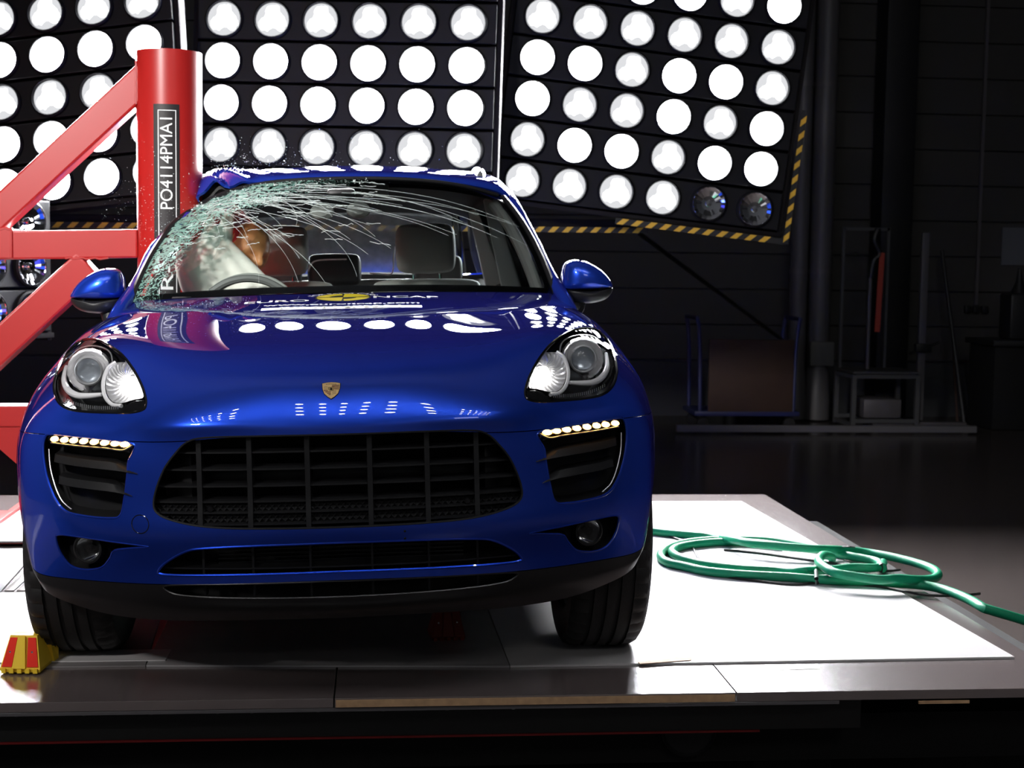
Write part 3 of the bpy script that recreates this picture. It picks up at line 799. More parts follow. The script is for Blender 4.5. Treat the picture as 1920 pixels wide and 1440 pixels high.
for i in range(q+1):
    x = -.255+.51*i/q; V += [(cxd+x, yc-.205, 0), (cxd+x, yc-.165, 0)]
decal(V, [(2*i, 2*i+1, 2*i+3, 2*i+2) for i in range(q)], WHITE, 'white_strip', st_root, .0008)
tdec('PO4114PMA1', .060, cxd, yc-.185, 1.15, .62, SIGNB, 'strip_lettering', h=.0036)

# plate screw holes and tow cover
for x, z in ((.18, ZF(.524)), (.18, ZF(.505))): 
    MB().lathe([(0, -.002), (.003, -.0015), (.004, .001)], (x-.01, SB.Y(x, z), z), 'Y', 10).build('plate_screw', BLKGL, bumper)
c = hit(263, 983); q = [(c.x+.0235*math.cos(2*PI*k/32), c.z+.0245*math.sin(2*PI*k/32)) for k in range(32)]
o = outline_tube(q, SB, .0014, 'tow_eye_cover', BLKGL, None, off=.0002); o.parent = bumper

# ---------------------------------------------------------------- wheels (not rolled with the body)
def tyre_mb(r=.367, w_=.238):
    h = w_/2; g_ = .009
    prof = [(r-.125, -h*.80), (r-.115, -h*.93), (r-.06, -h), (r-.025, -h*.985), (r-.010, -h*.90), (r-.002, -h*.76), (r-.001, -h*.64)]
    for c in (-.50, -.17, .17, .50):
        prof += [(r, (c-.055)*h), (r-g_, (c-.045)*h), (r-g_, (c+.045)*h), (r, (c+.055)*h)]
    prof += [(r-.001, h*.64), (r-.002, h*.76), (r-.010, h*.90), (r-.025, h*.985), (r-.06, h), (r-.115, h*.93), (r-.125, h*.80)]
    m = len(prof)
    def rf(i, k, q):
        e = min(i, m-1-i)
        if e in (4, 5, 6) and k % 4 == 0: return q-.007
        if e in (7,) and k % 4 == 0: return q-.004
        return q
    return prof, rf
def wheel(cx_, cy_):
    prof, rf = tyre_mb(); s = 1 if cx_ > 0 else -1
    wz = .367
    t = MB().lathe(prof, (cx_, cy_, wz), 'X', 168, rf, False).build('wheel', RUBBER, car, True, 30)
    MB().lathe([(.245, -.10), (.252, -.09), (.235, -.07), (.235, .07), (.252, .095), (.245, .105)], (cx_, cy_, wz), 'X', 48, None, False).build('rim', ALU, t)
    MB().lathe([(0, s*.06), (.05, s*.065), (.055, s*.03), (.055, s*.0)], (cx_, cy_, wz), 'X', 24).build('hub', ALU, t)
    for k in range(5):
        a = 2*PI*k/5; d = Vector((0, math.cos(a), math.sin(a)))
        for q in (-.14, .14):
            d2 = Vector((0, math.cos(a+q), math.sin(a+q)))
            MB().beam(Vector((cx_+s*.055, cy_, wz))+d*.04, Vector((cx_+s*.08, cy_, wz))+d2*.24, .022, .03, (1, 0, 0), .006).build('spoke', ALU, t)
    MB().lathe([(.16, -s*.02), (.165, s*.0), (.16, s*.005), (.05, s*.005)], (cx_, cy_, wz), 'X', 40).build('brake_disc', SATIN, t)
for x in (-.788, .788):
    for y in (0, 2.807): wheel(x, y)

# ---------------------------------------------------------------- glasshouse
bot = [(0, .45, 1.096), (.28, .50, 1.094), (.57, .64, 1.082), (.757, .78, 1.068)]
top = [(0, 1.28, 1.521), (.278, 1.31, 1.513), (.474, 1.38, 1.489), (.632, 1.48, 1.452)]
def wrow(t):
    r = []
    for b, u in zip(bot, top):
        b, u = np.array(b), np.array(u); p = b*(1-t)+u*t; bul = 4*t*(1-t)*.022
        p = p+np.array((0, -bul*.55, bul)); p[0] += 4*t*(1-t)*.012*(b[0] > .6); r.append(p)
    return [np.array((-p[0], p[1], p[2])) for p in r[:0:-1]]+r
WC = np.array([wrow(t) for t in (0, .25, .5, .75, 1)])
WD = surf_fit(WC, 16, 14)
def wdent(D):
    D = dent(D)
    x, z = D[..., 0], D[..., 2]
    # pushed in and buckled near the struck pillar
    d = np.exp(-((x+.62)/.17)**2)*np.clip((z-1.12)/.35, 0, 1)
    D[..., 1] += d*.05; D[..., 2] -= d*.022
    D[..., 1] += d*.018*np.sin(x*60+z*38)+d*.012*np.sin(x*95-z*70)
    return D
WD = wdent(WD)
SW = Surf(WD)
def cracked_glass():
    m = bpy.data.materials.new('shattered_windscreen_glass'); m.use_nodes = True; nt = m.node_tree; nt.nodes.clear()
    N = nt.nodes.new; L = nt.links.new
    out = N('ShaderNodeOutputMaterial')
    tr = N('ShaderNodeBsdfTransparent'); tr.inputs[0].default_value = (.90, .95, .93, 1)
    gl = N('ShaderNodeBsdfGlossy'); gl.inputs['Roughness'].default_value = 0.0
    fr = N('ShaderNodeFresnel'); fr.inputs[0].default_value = 1.35
    m1 = N('ShaderNodeMixShader'); L(fr.outputs[0], m1.inputs[0]); L(tr.outputs[0], m1.inputs[1]); L(gl.outputs[0], m1.inputs[2])
    at = N('ShaderNodeAttribute'); at.attribute_name = 'damage'
    tc = N('ShaderNodeTexCoord'); mp = N('ShaderNodeMapping'); mp.inputs['Scale'].default_value = (1.0, .55, 1.1); L(tc.outputs['Object'], mp.inputs[0])
    nz = N('ShaderNodeTexNoise'); nz.inputs['Scale'].default_value = 28; L(mp.outputs[0], nz.inputs[0])
    mv = N('ShaderNodeMix'); mv.data_type = 'VECTOR'; mv.inputs[0].default_value = .045
    L(mp.outputs[0], mv.inputs[4]); L(nz.outputs['Color'], mv.inputs[5])
    def vor(sc_, k, ofs):
        v = N('ShaderNodeTexVoronoi'); v.feature = 'DISTANCE_TO_EDGE'; v.inputs['Scale'].default_value = sc_; L(mv.outputs[1], v.inputs['Vector'])
        w_ = N('ShaderNodeMath'); w_.operation = 'MULTIPLY_ADD'; w_.inputs[1].default_value = k; w_.inputs[2].default_value = -ofs; L(at.outputs['Fac'], w_.inputs[0])
        c = N('ShaderNodeMath'); c.operation = 'LESS_THAN'; L(v.outputs['Distance'], c.inputs[0]); L(w_.outputs[0], c.inputs[1]); return c
    a = vor(46, .26, .050); b = vor(110, .42, .13)
    n2 = N('ShaderNodeTexNoise'); n2.inputs['Scale'].default_value = 60; n2.inputs['Detail'].default_value = 4; L(tc.outputs['Object'], n2.inputs[0])
    thr = N('ShaderNodeMath'); thr.operation = 'GREATER_THAN'; thr.inputs[1].default_value = .455; L(n2.outputs['Fac'], thr.inputs[0])
    mxx = N('ShaderNodeMath'); mxx.operation = 'MAXIMUM'; L(a.outputs[0], mxx.inputs[0]); L(b.outputs[0], mxx.inputs[1])
    ml = N('ShaderNodeMath'); ml.operation = 'MULTIPLY'; L(mxx.outputs[0], ml.inputs[0]); L(thr.outputs[0], ml.inputs[1])
    df = N('ShaderNodeBsdfDiffuse'); df.inputs[0].default_value = (.48, .88, .76, 1)
    tl = N('ShaderNodeBsdfTranslucent'); tl.inputs[0].default_value = (.30, .70, .56, 1)
    g2 = N('ShaderNodeBsdfGlossy'); g2.inputs[0].default_value = (.8, 1, .95, 1); g2.inputs['Roughness'].default_value = .35
    q1 = N('ShaderNodeMixShader'); q1.inputs[0].default_value = .55; L(df.outputs[0], q1.inputs[1]); L(tl.outputs[0], q1.inputs[2])
    q2 = N('ShaderNodeMixShader'); q2.inputs[0].default_value = .2; L(q1.outputs[0], q2.inputs[1]); L(g2.outputs[0], q2.inputs[2])
    mx = N('ShaderNodeMixShader'); L(ml.outputs[0], mx.inputs[0]); L(m1.outputs[0], mx.inputs[1]); L(q2.outputs[0], mx.inputs[2])
    L(mx.outputs[0], out.inputs[0]); return m
GLASSC = cracked_glass()
a, b = WD.shape[:2]; V = [tuple(p) for p in WD.reshape(-1, 3)]
Fc = [(i*b+j, i*b+j+1, (i+1)*b+j+1, (i+1)*b+j) for i in range(a-1) for j in range(b-1)]
ws = bpart(mk('windscreen', V, Fc, GLASSC, None, True))
att = ws.data.attributes.new('damage', 'FLOAT', 'POINT')
dm = []
for i in range(a):
    t = i/(a-1)
    for j in range(b):
        s = j/(b-1)            # 0 left edge .. 1 right edge
        x = s*2-1
        edge = math.exp(-((s)/.12)**2)*min(1, .42+t*1.2)
        topd = math.exp(-((1-t)/.20)**2)*math.exp(-max(0, s-.14)/.24)
        near = math.exp(-(((s-.16)/.16)**2+((t-.90)/.20)**2))
        dm.append(min(1.0, 1.0*edge+1.05*topd+.85*near))
att.data.foreach_set('value', dm)
# black printed border, rubber seal
def wpt(t, s):
    i = min(max(t, 0), 1)*(a-1); j = min(max(s, 0), 1)*(b-1); i0, j0 = int(min(i, a-2)), int(min(j, b-2)); u, v = i-i0, j-j0
    return WD[i0, j0]*(1-u)*(1-v)+WD[i0+1, j0]*u*(1-v)+WD[i0, j0+1]*(1-u)*v+WD[i0+1, j0+1]*u*v
def strip_on(ts0, ts1, m_, name, par, h=-.0015, n=60):
    V = []
    for k in range(n+1):
        q = k/n
        for (t, s) in (ts0(q), ts1(q)):
            p = wpt(t, s); V.append((p[0], p[1]-h*.5, p[2]+h))
    return mk(name, V, [(2*k, 2*k+1, 2*k+3, 2*k+2) for k in range(n)], m_, par, True)
strip_on(lambda q: (0, q), lambda q: (.045, q), BLKGL, 'black_border', ws)
strip_on(lambda q: (1, q), lambda q: (.955, q), BLKGL, 'black_border', ws)
strip_on(lambda q: (q, 1), lambda q: (q, .975), BLKGL, 'black_border', ws)
strip_on(lambda q: (q, 0), lambda q: (q, .02), BLKGL, 'black_border', ws)
# long cracks running from the struck corner: thin broken lines on the glass
mb = MB()
for k in range(34):
    s = .10+.34*rng.rand()**1.5; t = .95-rng.rand()*.16
    ang = -0.06-rng.rand()*1.05; L_ = .28+rng.rand()*.62; bend = -.35-.35*rng.rand()
    pts = []; n = 26
    for i in range(n):
        q = i/n; an = ang+bend*q*.55
        t2 = t+math.sin(an)*L_*q*1.05; s2 = s+math.cos(an)*L_*q
        if not (.03 < t2 < .98 and s2 < .985): break
        p = wpt(t2, s2); pts.append((p[0], p[1]-.001, p[2]+.0015))
    if len(pts) > 6: mb.tube(pts, [.0007*(1-.5*i/len(pts)) for i in range(len(pts))], 3, False)
for k in range(120):
    t = .35+.62*rng.rand()**.7; s = .06+.5*rng.rand()**1.6; an = rng.randn()*.35-.12; L_ = .02+.05*rng.rand(); pts = []
    for i in range(8):
        t2 = t+math.sin(an)*L_*i/8+rng.randn()*.004; s2 = s+math.cos(an)*L_*i/8
        if not (.03 < t2 < .98): continue
        p = wpt(t2, s2); pts.append((p[0], p[1]-.001, p[2]+.0015))
    if len(pts) > 4: mb.tube(pts, .0008, 3, False)
CRACK = mat('crack_glitter', (.85, .97, .94), .25, 0.0, spec=1.0)
o = mb.build('crack_lines', CRACK, ws, False); o['kind'] = 'stuff'

# cowl strip between hood and glass
cw = []
for j, s in enumerate(np.linspace(0, 1, 41)):
    g0 = WD[0, int(round(s*(b-1)))]; h0 = sub(15, 15, -6.5, 6.5)[0]; q = h0[int(round(s*(h0.shape[0]-1)))]
    cw += [(q[0], q[1]-.01, q[2]-.018), (g0[0]*1.01, g0[1]+.01, g0[2]-.006)]
bpart(mk('cowl_panel', cw, [(2*k, 2*k+1, 2*k+3, 2*k+2) for k in range(40)], BLKPL, None))
for (p0, p1) in (((.10, .455), (.66, .735)), ((-.60, .66), (-.02, .47))):
    q = [Vector((p0[0]+(p1[0]-p0[0])*k/10, p0[1]+(p1[1]-p0[1])*k/10-.03*math.sin(PI*k/10), 1.090-.010*abs(p0[0]+(p1[0]-p0[0])*k/10)/.6)) for k in range(11)]
    bpart(MB().tube(q, .006, 6).build('wiper', BLKPL, None))

# roof
rr = []
for (y, zc, k) in ((1.285, 1.528, 1), (1.33, 1.553, 1), (1.45, 1.577, 1), (1.75, 1.604, 1), (2.2, 1.612, 1), (2.7, 1.595, 1), (3.2, 1.548, 1), (3.55, 1.49, .97)):
    dy = max(0, 1-(y-1.285)/.8)
    edge = {1.285: (.655, .215, 1.448), 1.33: (.668, .20, 1.462), 1.45: (.677, .17, 1.472)}.get(y, (.685*k, .06, zc-.108))
    e1 = (.61 if y < 1.5 else .62*k, edge[1]*.85, (zc-.052 if y < 1.5 else zc-.045))
    row = [(0, y, zc), (.28*k, y+.035*dy, zc-.008), (.46*k, y+.105*dy, zc-.024), (e1[0], y+e1[1]*dy, e1[2]), (edge[0], y+edge[1]*dy, edge[2])]
    rr.append([(-p[0], p[1], p[2]) for p in row[:0:-1]]+row)
RDm = surf_fit(np.array(rr), 8, 10); RDm = dent(RDm)
x, y, z = RDm[..., 0], RDm[..., 1], RDm[..., 2]
d = np.exp(-((x+.52)/.12)**2-((y-1.5)/.35)**2); RDm[..., 2] += d*.020+d*.020*np.sin(x*70+y*40)
roofS = Surf(RDm)
bpart(cut_shell('roof', RDm, .012, [], PAINT, None, roofS))
V = [(p[0]*.97, p[1]+.03, p[2]-.035) for p in RDm.reshape(-1, 3)]; a2, b2 = RDm.shape[:2]
bpart(mk('headliner', V, [(i*b2+j, i*b2+j+1, (i+1)*b2+j+1, (i+1)*b2+j) for i in range(a2-1) for j in range(b2-1)], HEADL, None))
# roof rails
def rail(sx):
    pts = [(.548, 1.55, 1.518), (.556, 1.63, 1.545), (.563, 1.76, 1.572), (.570, 2.1, 1.592), (.570, 2.6, 1.580), (.565, 3.05, 1.545), (.555, 3.15, 1.52)]
    P = np.array([(p[0]*sx, p[1], p[2]) for p in pts])
    if sx < 0:
        P = dent(P); P[0] += (.01, .03, .0); P[1] += (.02, 0, .015)
    Q = catmull(P, 6)
    return bpart(MB().tube(Q, [.024]*10+[.017]*(len(Q)-10), 12).build('roof_rail', CHROME, None))
rail(1); rail(-1)

# pillars and roof side rails
def pillar(sx):
    P = np.array([(.815, .60, .99), (.802, .72, 1.045), (.783, .85, 1.095), (.765, .98, 1.155), (.740, 1.20, 1.262), (.712, 1.42, 1.368), (.692, 1.60, 1.440), (.683, 1.9, 1.490), (.68, 2.4, 1.495), (.675, 2.9, 1.465), (.67, 3.3, 1.395), (.70, 3.55, 1.25), (.74, 3.60, 1.12)])
    P[:, 0] -= .012; P[:, 0] *= sx
    P = dent(P) if sx < 0 else P
    Q = catmull(P, 8); m = MB(); m.tube(Q, .027, 12); bpart(m.build('roof_pillar', PAINT, None))
    L_ = [Vector(q)+Vector((-sx*.022, 0, -.010)) for q in Q if q[1] > 1.45]
    bpart(MB().tube(L_, .032, 10).build('inner_trim', HEADL, None))
    # black seal between glass and pillar
    G = [wpt(t, 1 if sx > 0 else 0) for t in np.linspace(0, 1, 30)]
    G = [(p[0]+sx*.008, p[1]+.004, p[2]-.004) for p in G]
    bpart(MB().tube(G, .014, 8).build('glass_seal', BLKPL, None))
    # side windows: front and rear door glass, rear quarter
    def belt(y):
        q = np.array([(sx*.795, y, 1.066+.02*max(0, (y-1.5)/1.6))]); return (dent(q) if sx < 0 else q)[0]
    def cant(y):
        k = np.argmin(abs(Q[:, 1]-y)); return Q[k]
    for (y0, y1, nm) in ((.98, 1.86, 'front_door_glass'), (1.94, 2.80, 'rear_door_glass'), (2.86, 3.42, 'quarter_glass')):
        V = []; n = 16
        for i in range(n+1):
            y = y0+(y1-y0)*i/n; A_, B_ = belt(y), cant(y)
            for j in range(5):
                t = j/4; p = A_*(1-t)+B_*t; p = p+np.array((sx*.02*4*t*(1-t), 0, 0)); V.append(p)
        if sx < 0 and nm == 'front_door_glass': continue      # burst by the impact
        bpart(mk(nm, V, [(i*5+j, i*5+j+1, (i+1)*5+j+1, (i+1)*5+j) for i in range(n) for j in range(4)], SIDEGL, None))
    for y in (1.90, 2.83):
        A_, B_ = belt(y), cant(y)
        bpart(MB().beam(A_, B_, .05, .09, (1, 0, 0), .01).build('door_pillar', BLKGL, None))
        A2 = A_+np.array((-sx*.035, .01, 0)); B2 = B_+np.array((-sx*.035, .01, -.02))
        if sx > 0: bpart(MB().beam(A2+np.array((0, 0, -.25)), B2, .028, .10, (1, 0, 0), .01).build('pillar_trim', TRIMG, None))
pillar(1); pillar(-1)
# inner A pillar trim in pale cloth (right side only visible)
Q = [Vector(p)+Vector((-.045, .05, -.008)) for p in [wpt(t, 1) for t in np.linspace(.02, .92, 14)]]
bpart(MB().tube(Q, .024, 10).build('pillar_trim', TRIMG, None))
Q = [Vector(p)+Vector((.045, .05, -.008)) for p in [wpt(t, 0) for t in np.linspace(.02, .8, 14)]]
bpart(MB().tube(Q, .020, 10).build('pillar_trim', HEADL, None))
# header beam under the roof edge
Q = catmull([(wpt(1, s)[0], wpt(1, s)[1]+.012, wpt(1, s)[2]+.000) for s in np.linspace(.02, .98, 11)], 4)
bpart(MB().tube(Q, .012, 8).build('header_seal', BLKPL, None))

Q = catmull([(-.74, 2.9, 1.03), (-.66, 3.45, 1.06), (-.4, 3.56, 1.08), (0, 3.58, 1.09), (.4, 3.56, 1.08), (.66, 3.45, 1.06), (.74, 2.9, 1.03), (.745, 1.6, 1.01)], 6)
bpart(MB().tube(Q, .045, 10).build('belt_trim', HEADL, None))
# rear window and tailgate frame
V = []
for i in range(5):
    t = i/4
    for j in range(9):
        s = (j-4)/4; V.append((s*(.58-.06*t), 3.63-.12*t+.05*(1-s*s)-.03*t, 1.12+.34*t))
bpart(mk('rear_window', V, [(i*9+j, i*9+j+1, (i+1)*9+j+1, (i+1)*9+j) for i in range(4) for j in range(8)], REARGL, None))
for sx in (-1, 1): bpart(MB().beam((sx*.60, 3.64, 1.08), (sx*.55, 3.50, 1.47), .12, .04, (1, 0, 0), .01).build('tailgate_frame', BLKGL, None))

# ---------------------------------------------------------------- door mirrors
def mirror_(sx):
    capo = [(.806, 1.082), (.799, 1.12), (.806, 1.165), (.822, 1.184), (.850, 1.191), (.885, 1.186), (.92, 1.170), (.955, 1.145), (.982, 1.113), (.992, 1.086), (.96, 1.080), (.88, 1.076)]
    lowo = [(.806, 1.081), (.88, 1.075), (.96, 1.079), (.991, 1.085), (.985, 1.060), (.958, 1.038), (.91, 1.027), (.86, 1.028), (.822, 1.042), (.808, 1.06)]
    root = None
    def dome(o, name, m_, par, yb, dp, cz):
        P = catmull(o, 5, True); c = P.mean(0); c[1] = cz; n = len(P); V = []
        for f, k in ((1.0, -.07), (1.0, 0), (.97, .35), (.88, .68), (.68, .90), (.36, .985)):
            for x_, z_ in (P-c)*f+c: V.append((sx*x_, yb-dp*k+.10*(x_-.80)*0.5, z_))
        V.append((sx*c[0], yb-dp, c[1]))
        Fc = [(r*n+k, r*n+(k+1) % n, (r+1)*n+(k+1) % n, (r+1)*n+k) for r in range(5) for k in range(n)]+[(5*n+k, 5*n+(k+1) % n, 6*n) for k in range(n)]
        return MB().add(V, Fc).build(name, m_, par, True, 60)
    root = bpart(dome(capo, 'door_mirror', PAINT, None, .88, .10, 1.110))
    dome(lowo, 'lower_shell', BLKPL, root, .88, .085, 1.062)
    P = catmull([(x, z) for x, z in capo[:10]]+[(x, z) for x, z in lowo[4:]], 4, True)
    V = [(sx*x, .905, z) for x, z in P]; MB().add(V, [tuple(range(len(V)))]).build('mirror_glass', CHROME, root, False)
    MB().tube(catmull([(sx*.935, .825, 1.078), (sx*.965, .85, 1.080), (sx*.990, .885, 1.086)], 5), .0042, 8).build('indicator_strip', SATIN, root)
    q = MB(); q.tube(catmull([(sx*.868, .86, 1.055), (sx*.852, .86, 1.02), (sx*.828, .85, .985), (sx*.80, .86, .96)], 4), [.030]*4+[.034]*4+[.038]*5, 10)
    q.build('mirror_arm', BLKPL, root)
mirror_(1); mirror_(-1)

# ---------------------------------------------------------------- cabin
def B3(u, v, Y): return Vector(bY(u, v, Y))
bpart(MB().box((0, 2.0, .42), (1.30, 2.9, .04)).build('cabin_floor', DARK, None, False))
bpart(MB().box((.73, 2.1, .75), (.05, 2.6, .62), bev=.02).build('door_trim', HEADL, None))
# dashboard
V = []; Fc = []
n = 24
for i in range(n+1):
    x = -.70+1.40*i/n; k = (x/.7)**2
    V += [(x, .52+.16*k, 1.055-.02*k), (x, .80+.10*k, 1.058-.02*k), (x, 1.02, 1.02), (x, 1.08, .90), (x, .98, .55), (x, .52+.16*k, .60)]
for i in range(n):
    for k in range(6): Fc.append((i*6+k, i*6+(k+1) % 6, (i+1)*6+(k+1) % 6, (i+1)*6+k))
bpart(MB().add(V, Fc).build('dashboard', HEADL, None))
# steering wheel (image left)
swc = B3(467, 604, 1.06); axis = Vector((0, -.82, .40)).normalized()
qr = axis.to_track_quat('Z', 'Y').to_matrix()
ring = [swc+qr @ Vector((.188*math.cos(2*PI*k/48), .188*math.sin(2*PI*k/48), 0)) for k in range(48)]
sw = bpart(MB().tube(ring, .0165, 12, closed=True).build('steering_wheel', LEATHER, None))
MB().add([swc+qr @ Vector(v) for v in MB().lathe([(0, .03), (.05, .028), (.075, .01), (.08, -.02), (.05, -.05), (0, -.06)], (0, 0, 0), 'Z', 28).v], MB().lathe([(0, .03), (.05, .028), (.075, .01), (.08, -.02), (.05, -.05), (0, -.06)], (0, 0, 0), 'Z', 28).f).build('hub', LEATHD, sw)
for an in (0, PI, -PI/2): MB().beam(swc, swc+qr @ Vector((.17*math.cos(an), .17*math.sin(an), 0)), .03, .014, axis, .004).build('spoke', LEATHD, sw)
# instrument hood behind the wheel: grey arc
Q = catmull([B3(u, v, .90) for u, v in [(395, 548), (425, 530), (462, 522), (500, 528), (535, 547)]], 6)
bpart(MB().tube(Q, .014, 8).build('instrument_hood', LEATHD, None))

def cushion(c, d, m_, name, parent=None, rot=None, bev=.05):
    o = MB().box((0, 0, 0), d, None, min(bev, min(d)*.45)).build(name, m_, None, True, 80)
    md = o.modifiers.new('s', 'SUBSURF'); md.levels = md.render_levels = 2
    dg = bpy.context.evaluated_depsgraph_get(); me = bpy.data.meshes.new_from_object(o.evaluated_get(dg)); o.modifiers.clear(); o.data = me
    R = (rot.to_4x4() if rot is not None else Matrix.Identity(4)); me.transform(Matrix.Translation(c) @ R)
    if parent: o.parent = parent
    else: bpart(o)
    return o
tilt = Matrix.Rotation(-.22, 3, 'X')
def seat(cx_, y, m_, dark=False):
    s = cushion((cx_, y+.06, .795), (.50, .14, .66), m_, 'seat_back', None, tilt, .06)
    for sx in (-1, 1): cushion((cx_+sx*.21, y+.02, .74), (.10, .17, .58), m_, 'bolster', s, tilt, .045)
    cushion((cx_, y-.26, .52), (.52, .56, .16), m_, 'seat_cushion', s, None, .05)
    hr = cushion((cx_, y+.135, 1.248), (.265, .10, .225), m_, 'headrest', s, tilt, .045)
    for q in (-.055, .06): MB().tube([(cx_+q, y+.10, 1.04), (cx_+q, y+.13, 1.16)], .006, 8).build('headrest_post', CHROME, s)
    return s
pc = B3(800, 520, 1.80)
seat(pc.x, 1.72, LEATHER)
dc = B3(520, 520, 1.80)
seat(dc.x, 1.80, LEATHER)
# rear bench, black, with white tubes standing in for highlight lines
rc = B3(627, 520, 2.75)
rb = cushion((0, 2.85, .80), (1.15, .16, .62), LEATHD, 'rear_bench', None, tilt, .05)
cushion((rc.x, 2.80, 1.155), (.27, .09, .17), BLKPL, 'rear_headrest', rb, tilt, .04)
for x in (-.38, .42): cushion((x, 2.80, 1.15), (.25, .09, .15), LEATHD, 'rear_headrest', rb, tilt, .04)
Q = catmull([B3(u, v, 2.70) for u, v in [(578, 509), (582, 498), (590, 490), (610, 487), (650, 486)]], 5)
MB().tube(Q, .0035, 6).build('highlight_line', WHITE, rb)
Q = catmull([B3(u, v, 2.70) for u, v in [(693, 512), (715, 514), (735, 512), (738, 480), (741, 462)]], 5)
MB().tube(Q, .0035, 6).build('highlight_line', WHITE, rb)
# interior mirror on its mount
im = bpart(MB().box(B3(640, 372, 1.16), (.11, .06, .075), bev=.015).build('interior_mirror', BLKPL, None))
for u, v in ((604, 397), (672, 394)):
    p = B3(u, v, 1.12); prof = [(0, -.030), (.018, -.028), (.031, -.015), (.034, .004), (.030, .012), (0, .014)]
    a_ = MB().lathe(prof, (0, 0, 0), 'Y', 24); MB().add([(p.x+x*1.35, p.y+y, p.z+z*.95) for x, y, z in a_.v], a_.f).build('mirror_pod', LEATHER, im)
# sensor box at the top of the glass
p = B3(703, 352, 1.30); bpart(MB().box(p+Vector((0, .02, -.01)), (.11, .05, .05), bev=.01).build('sensor_box', LEATHD, None))

# side airbag curtain: soft inflated lobes, one cloth part
ab = bpy.data.meshes.new('side_airbag'); bm = bmesh.new()
def capsule(bm, a_, b_, r0, r1):
    a_ = Vector(a_); b_ = Vector(b_); L_ = (b_-a_).length; n = 14
    for i in range(n+1):
        t = i/n; c_ = a_.lerp(b_, t); r = r0+(r1-r0)*t
        bmesh.ops.create_icosphere(bm, subdivisions=2, radius=r, matrix=Matrix.Translation(c_))
for (p0, p1, Y0, Y1, r0, r1) in (
        ((392, 548), (352, 487), 1.34, 1.40, .062, .050), ((430, 548), (372, 470), 1.32, 1.40, .062, .046),
        ((465, 545), (392, 452), 1.30, 1.40, .056, .044), ((498, 545), (418, 458), 1.30, 1.40, .046, .036),
        ((395, 462), (392, 412), 1.42, 1.45, .036, .020), ((416, 462), (428, 408), 1.42, 1.45, .040, .027), ((358, 535), (346, 500), 1.40, 1.42, .045, .040)):
    capsule(bm, B3(*p0, Y0), B3(*p1, Y1), r0, r1)
bm.to_mesh(ab); bm.free(); o = bpy.data.objects.new('side_airbag', ab); COL.objects.link(o)
md = o.modifiers.new('r', 'REMESH'); md.mode = 'VOXEL'; md.voxel_size = .008
dg = bpy.context.evaluated_depsgraph_get(); me = bpy.data.meshes.new_from_object(o.evaluated_get(dg)); o.modifiers.clear(); o.data = me
bm = bmesh.new(); bm.from_mesh(me)
for _ in range(2): bmesh.ops.smooth_vert(bm, verts=bm.verts, factor=.5, use_axis_x=True, use_axis_y=True, use_axis_z=True)
bm.to_mesh(me); bm.free(); me.materials.clear(); me.materials.append(AIRB); me.polygons.foreach_set('use_smooth', [True]*len(me.polygons)); bpart(o)

# ================================================================ DUMMY
def skin(joints, edges, name, m_, parent=None, sub=2, root=0):
    me = bpy.data.meshes.new(name); me.from_pydata([Vector(j[0]) for j in joints], edges, [])
    o = bpy.data.objects.new(name, me); COL.objects.link(o)
    md = o.modifiers.new('skin', 'SKIN'); sv = me.skin_vertices[0].data
    for i, j in enumerate(joints):
        r = j[1]; sv[i].radius = r if hasattr(r, '__len__') else (r, r)
    sv[root].use_root = True
    sb = o.modifiers.new('s', 'SUBSURF'); sb.levels = sb.render_levels = sub
    dg = bpy.context.evaluated_depsgraph_get(); m2 = bpy.data.meshes.new_from_object(o.evaluated_get(dg)); o.modifiers.clear(); o.data = m2; m2.name = name
    m2.materials.clear(); m2.materials.append(m_); m2.polygons.foreach_set('use_smooth', [True]*len(m2.polygons))
    if parent: o.parent = parent
    return o
hc = Vector(b2w(B3(462, 472, 1.58)))
dmy = empty('crash_test_dummy', (hc.x+.10, 1.75, .60), label='crash test dummy with tan head leaning beside the airbag behind the shattered glass', cat='dummy')
O = Vector(dmy.location)
# head: deformed sphere with brow, eye sockets, nose, mouth, chin and ears (faces -Y locally)
bm = bmesh.new(); bmesh.ops.create_uvsphere(bm, u_segments=56, v_segments=40, radius=1)
for v in bm.verts:
    x, y, z = v.co; f = max(0, -y)
    X, Y, Z = x*.086, y*.106, z*.126
    if z < -.15: X *= 1-.28*min(1, (-z-.15)/.8); Y = Y*(1-.06*(-z)) if y < 0 else Y*(1-.45*min(1, (-z-.15)))
    g_ = lambda cx_, cz_, sx_, sz_: math.exp(-((x-cx_)/sx_)**2-((z-cz_)/sz_)**2)*f
    Y -= .010*g_(0, .22, .60, .10)+.034*g_(0, -.12, .12, .20)+.010*g_(0, .03, .08, .18)
    Y += .018*g_(-.36, .03, .20, .12)+.018*g_(.36, .03, .20, .12)
    Y -= .009*g_(0, -.44, .28, .07)+.010*g_(0, -.60, .25, .06)-.010*g_(0, -.515, .26, .035)
    Y -= .016*g_(0, -.80, .30, .14)
    v.co = (X, Y, Z)
for s in (-1, 1):
    n0 = len(bm.verts); r_ = bmesh.ops.create_uvsphere(bm, u_segments=14, v_segments=10, radius=1)
    for v in r_['verts']: v.co = Vector((s*.078+v.co.x*.010, v.co.y*.017+.012, v.co.z*.030-.004))
hm = bpy.data.meshes.new('head')
Rh = Matrix.Rotation(math.radians(38), 3, 'Z') @ Matrix.Rotation(math.radians(14), 3, 'Y') @ Matrix.Rotation(math.radians(16), 3, 'X')
for v in bm.verts: v.co = Rh @ v.co+hc-O
bm.to_mesh(hm); bm.free(); hm.materials.append(SKIN); hm.polygons.foreach_set('use_smooth', [True]*len(hm.polygons))
hd = bpy.data.objects.new('head', hm); link(hd, dmy)
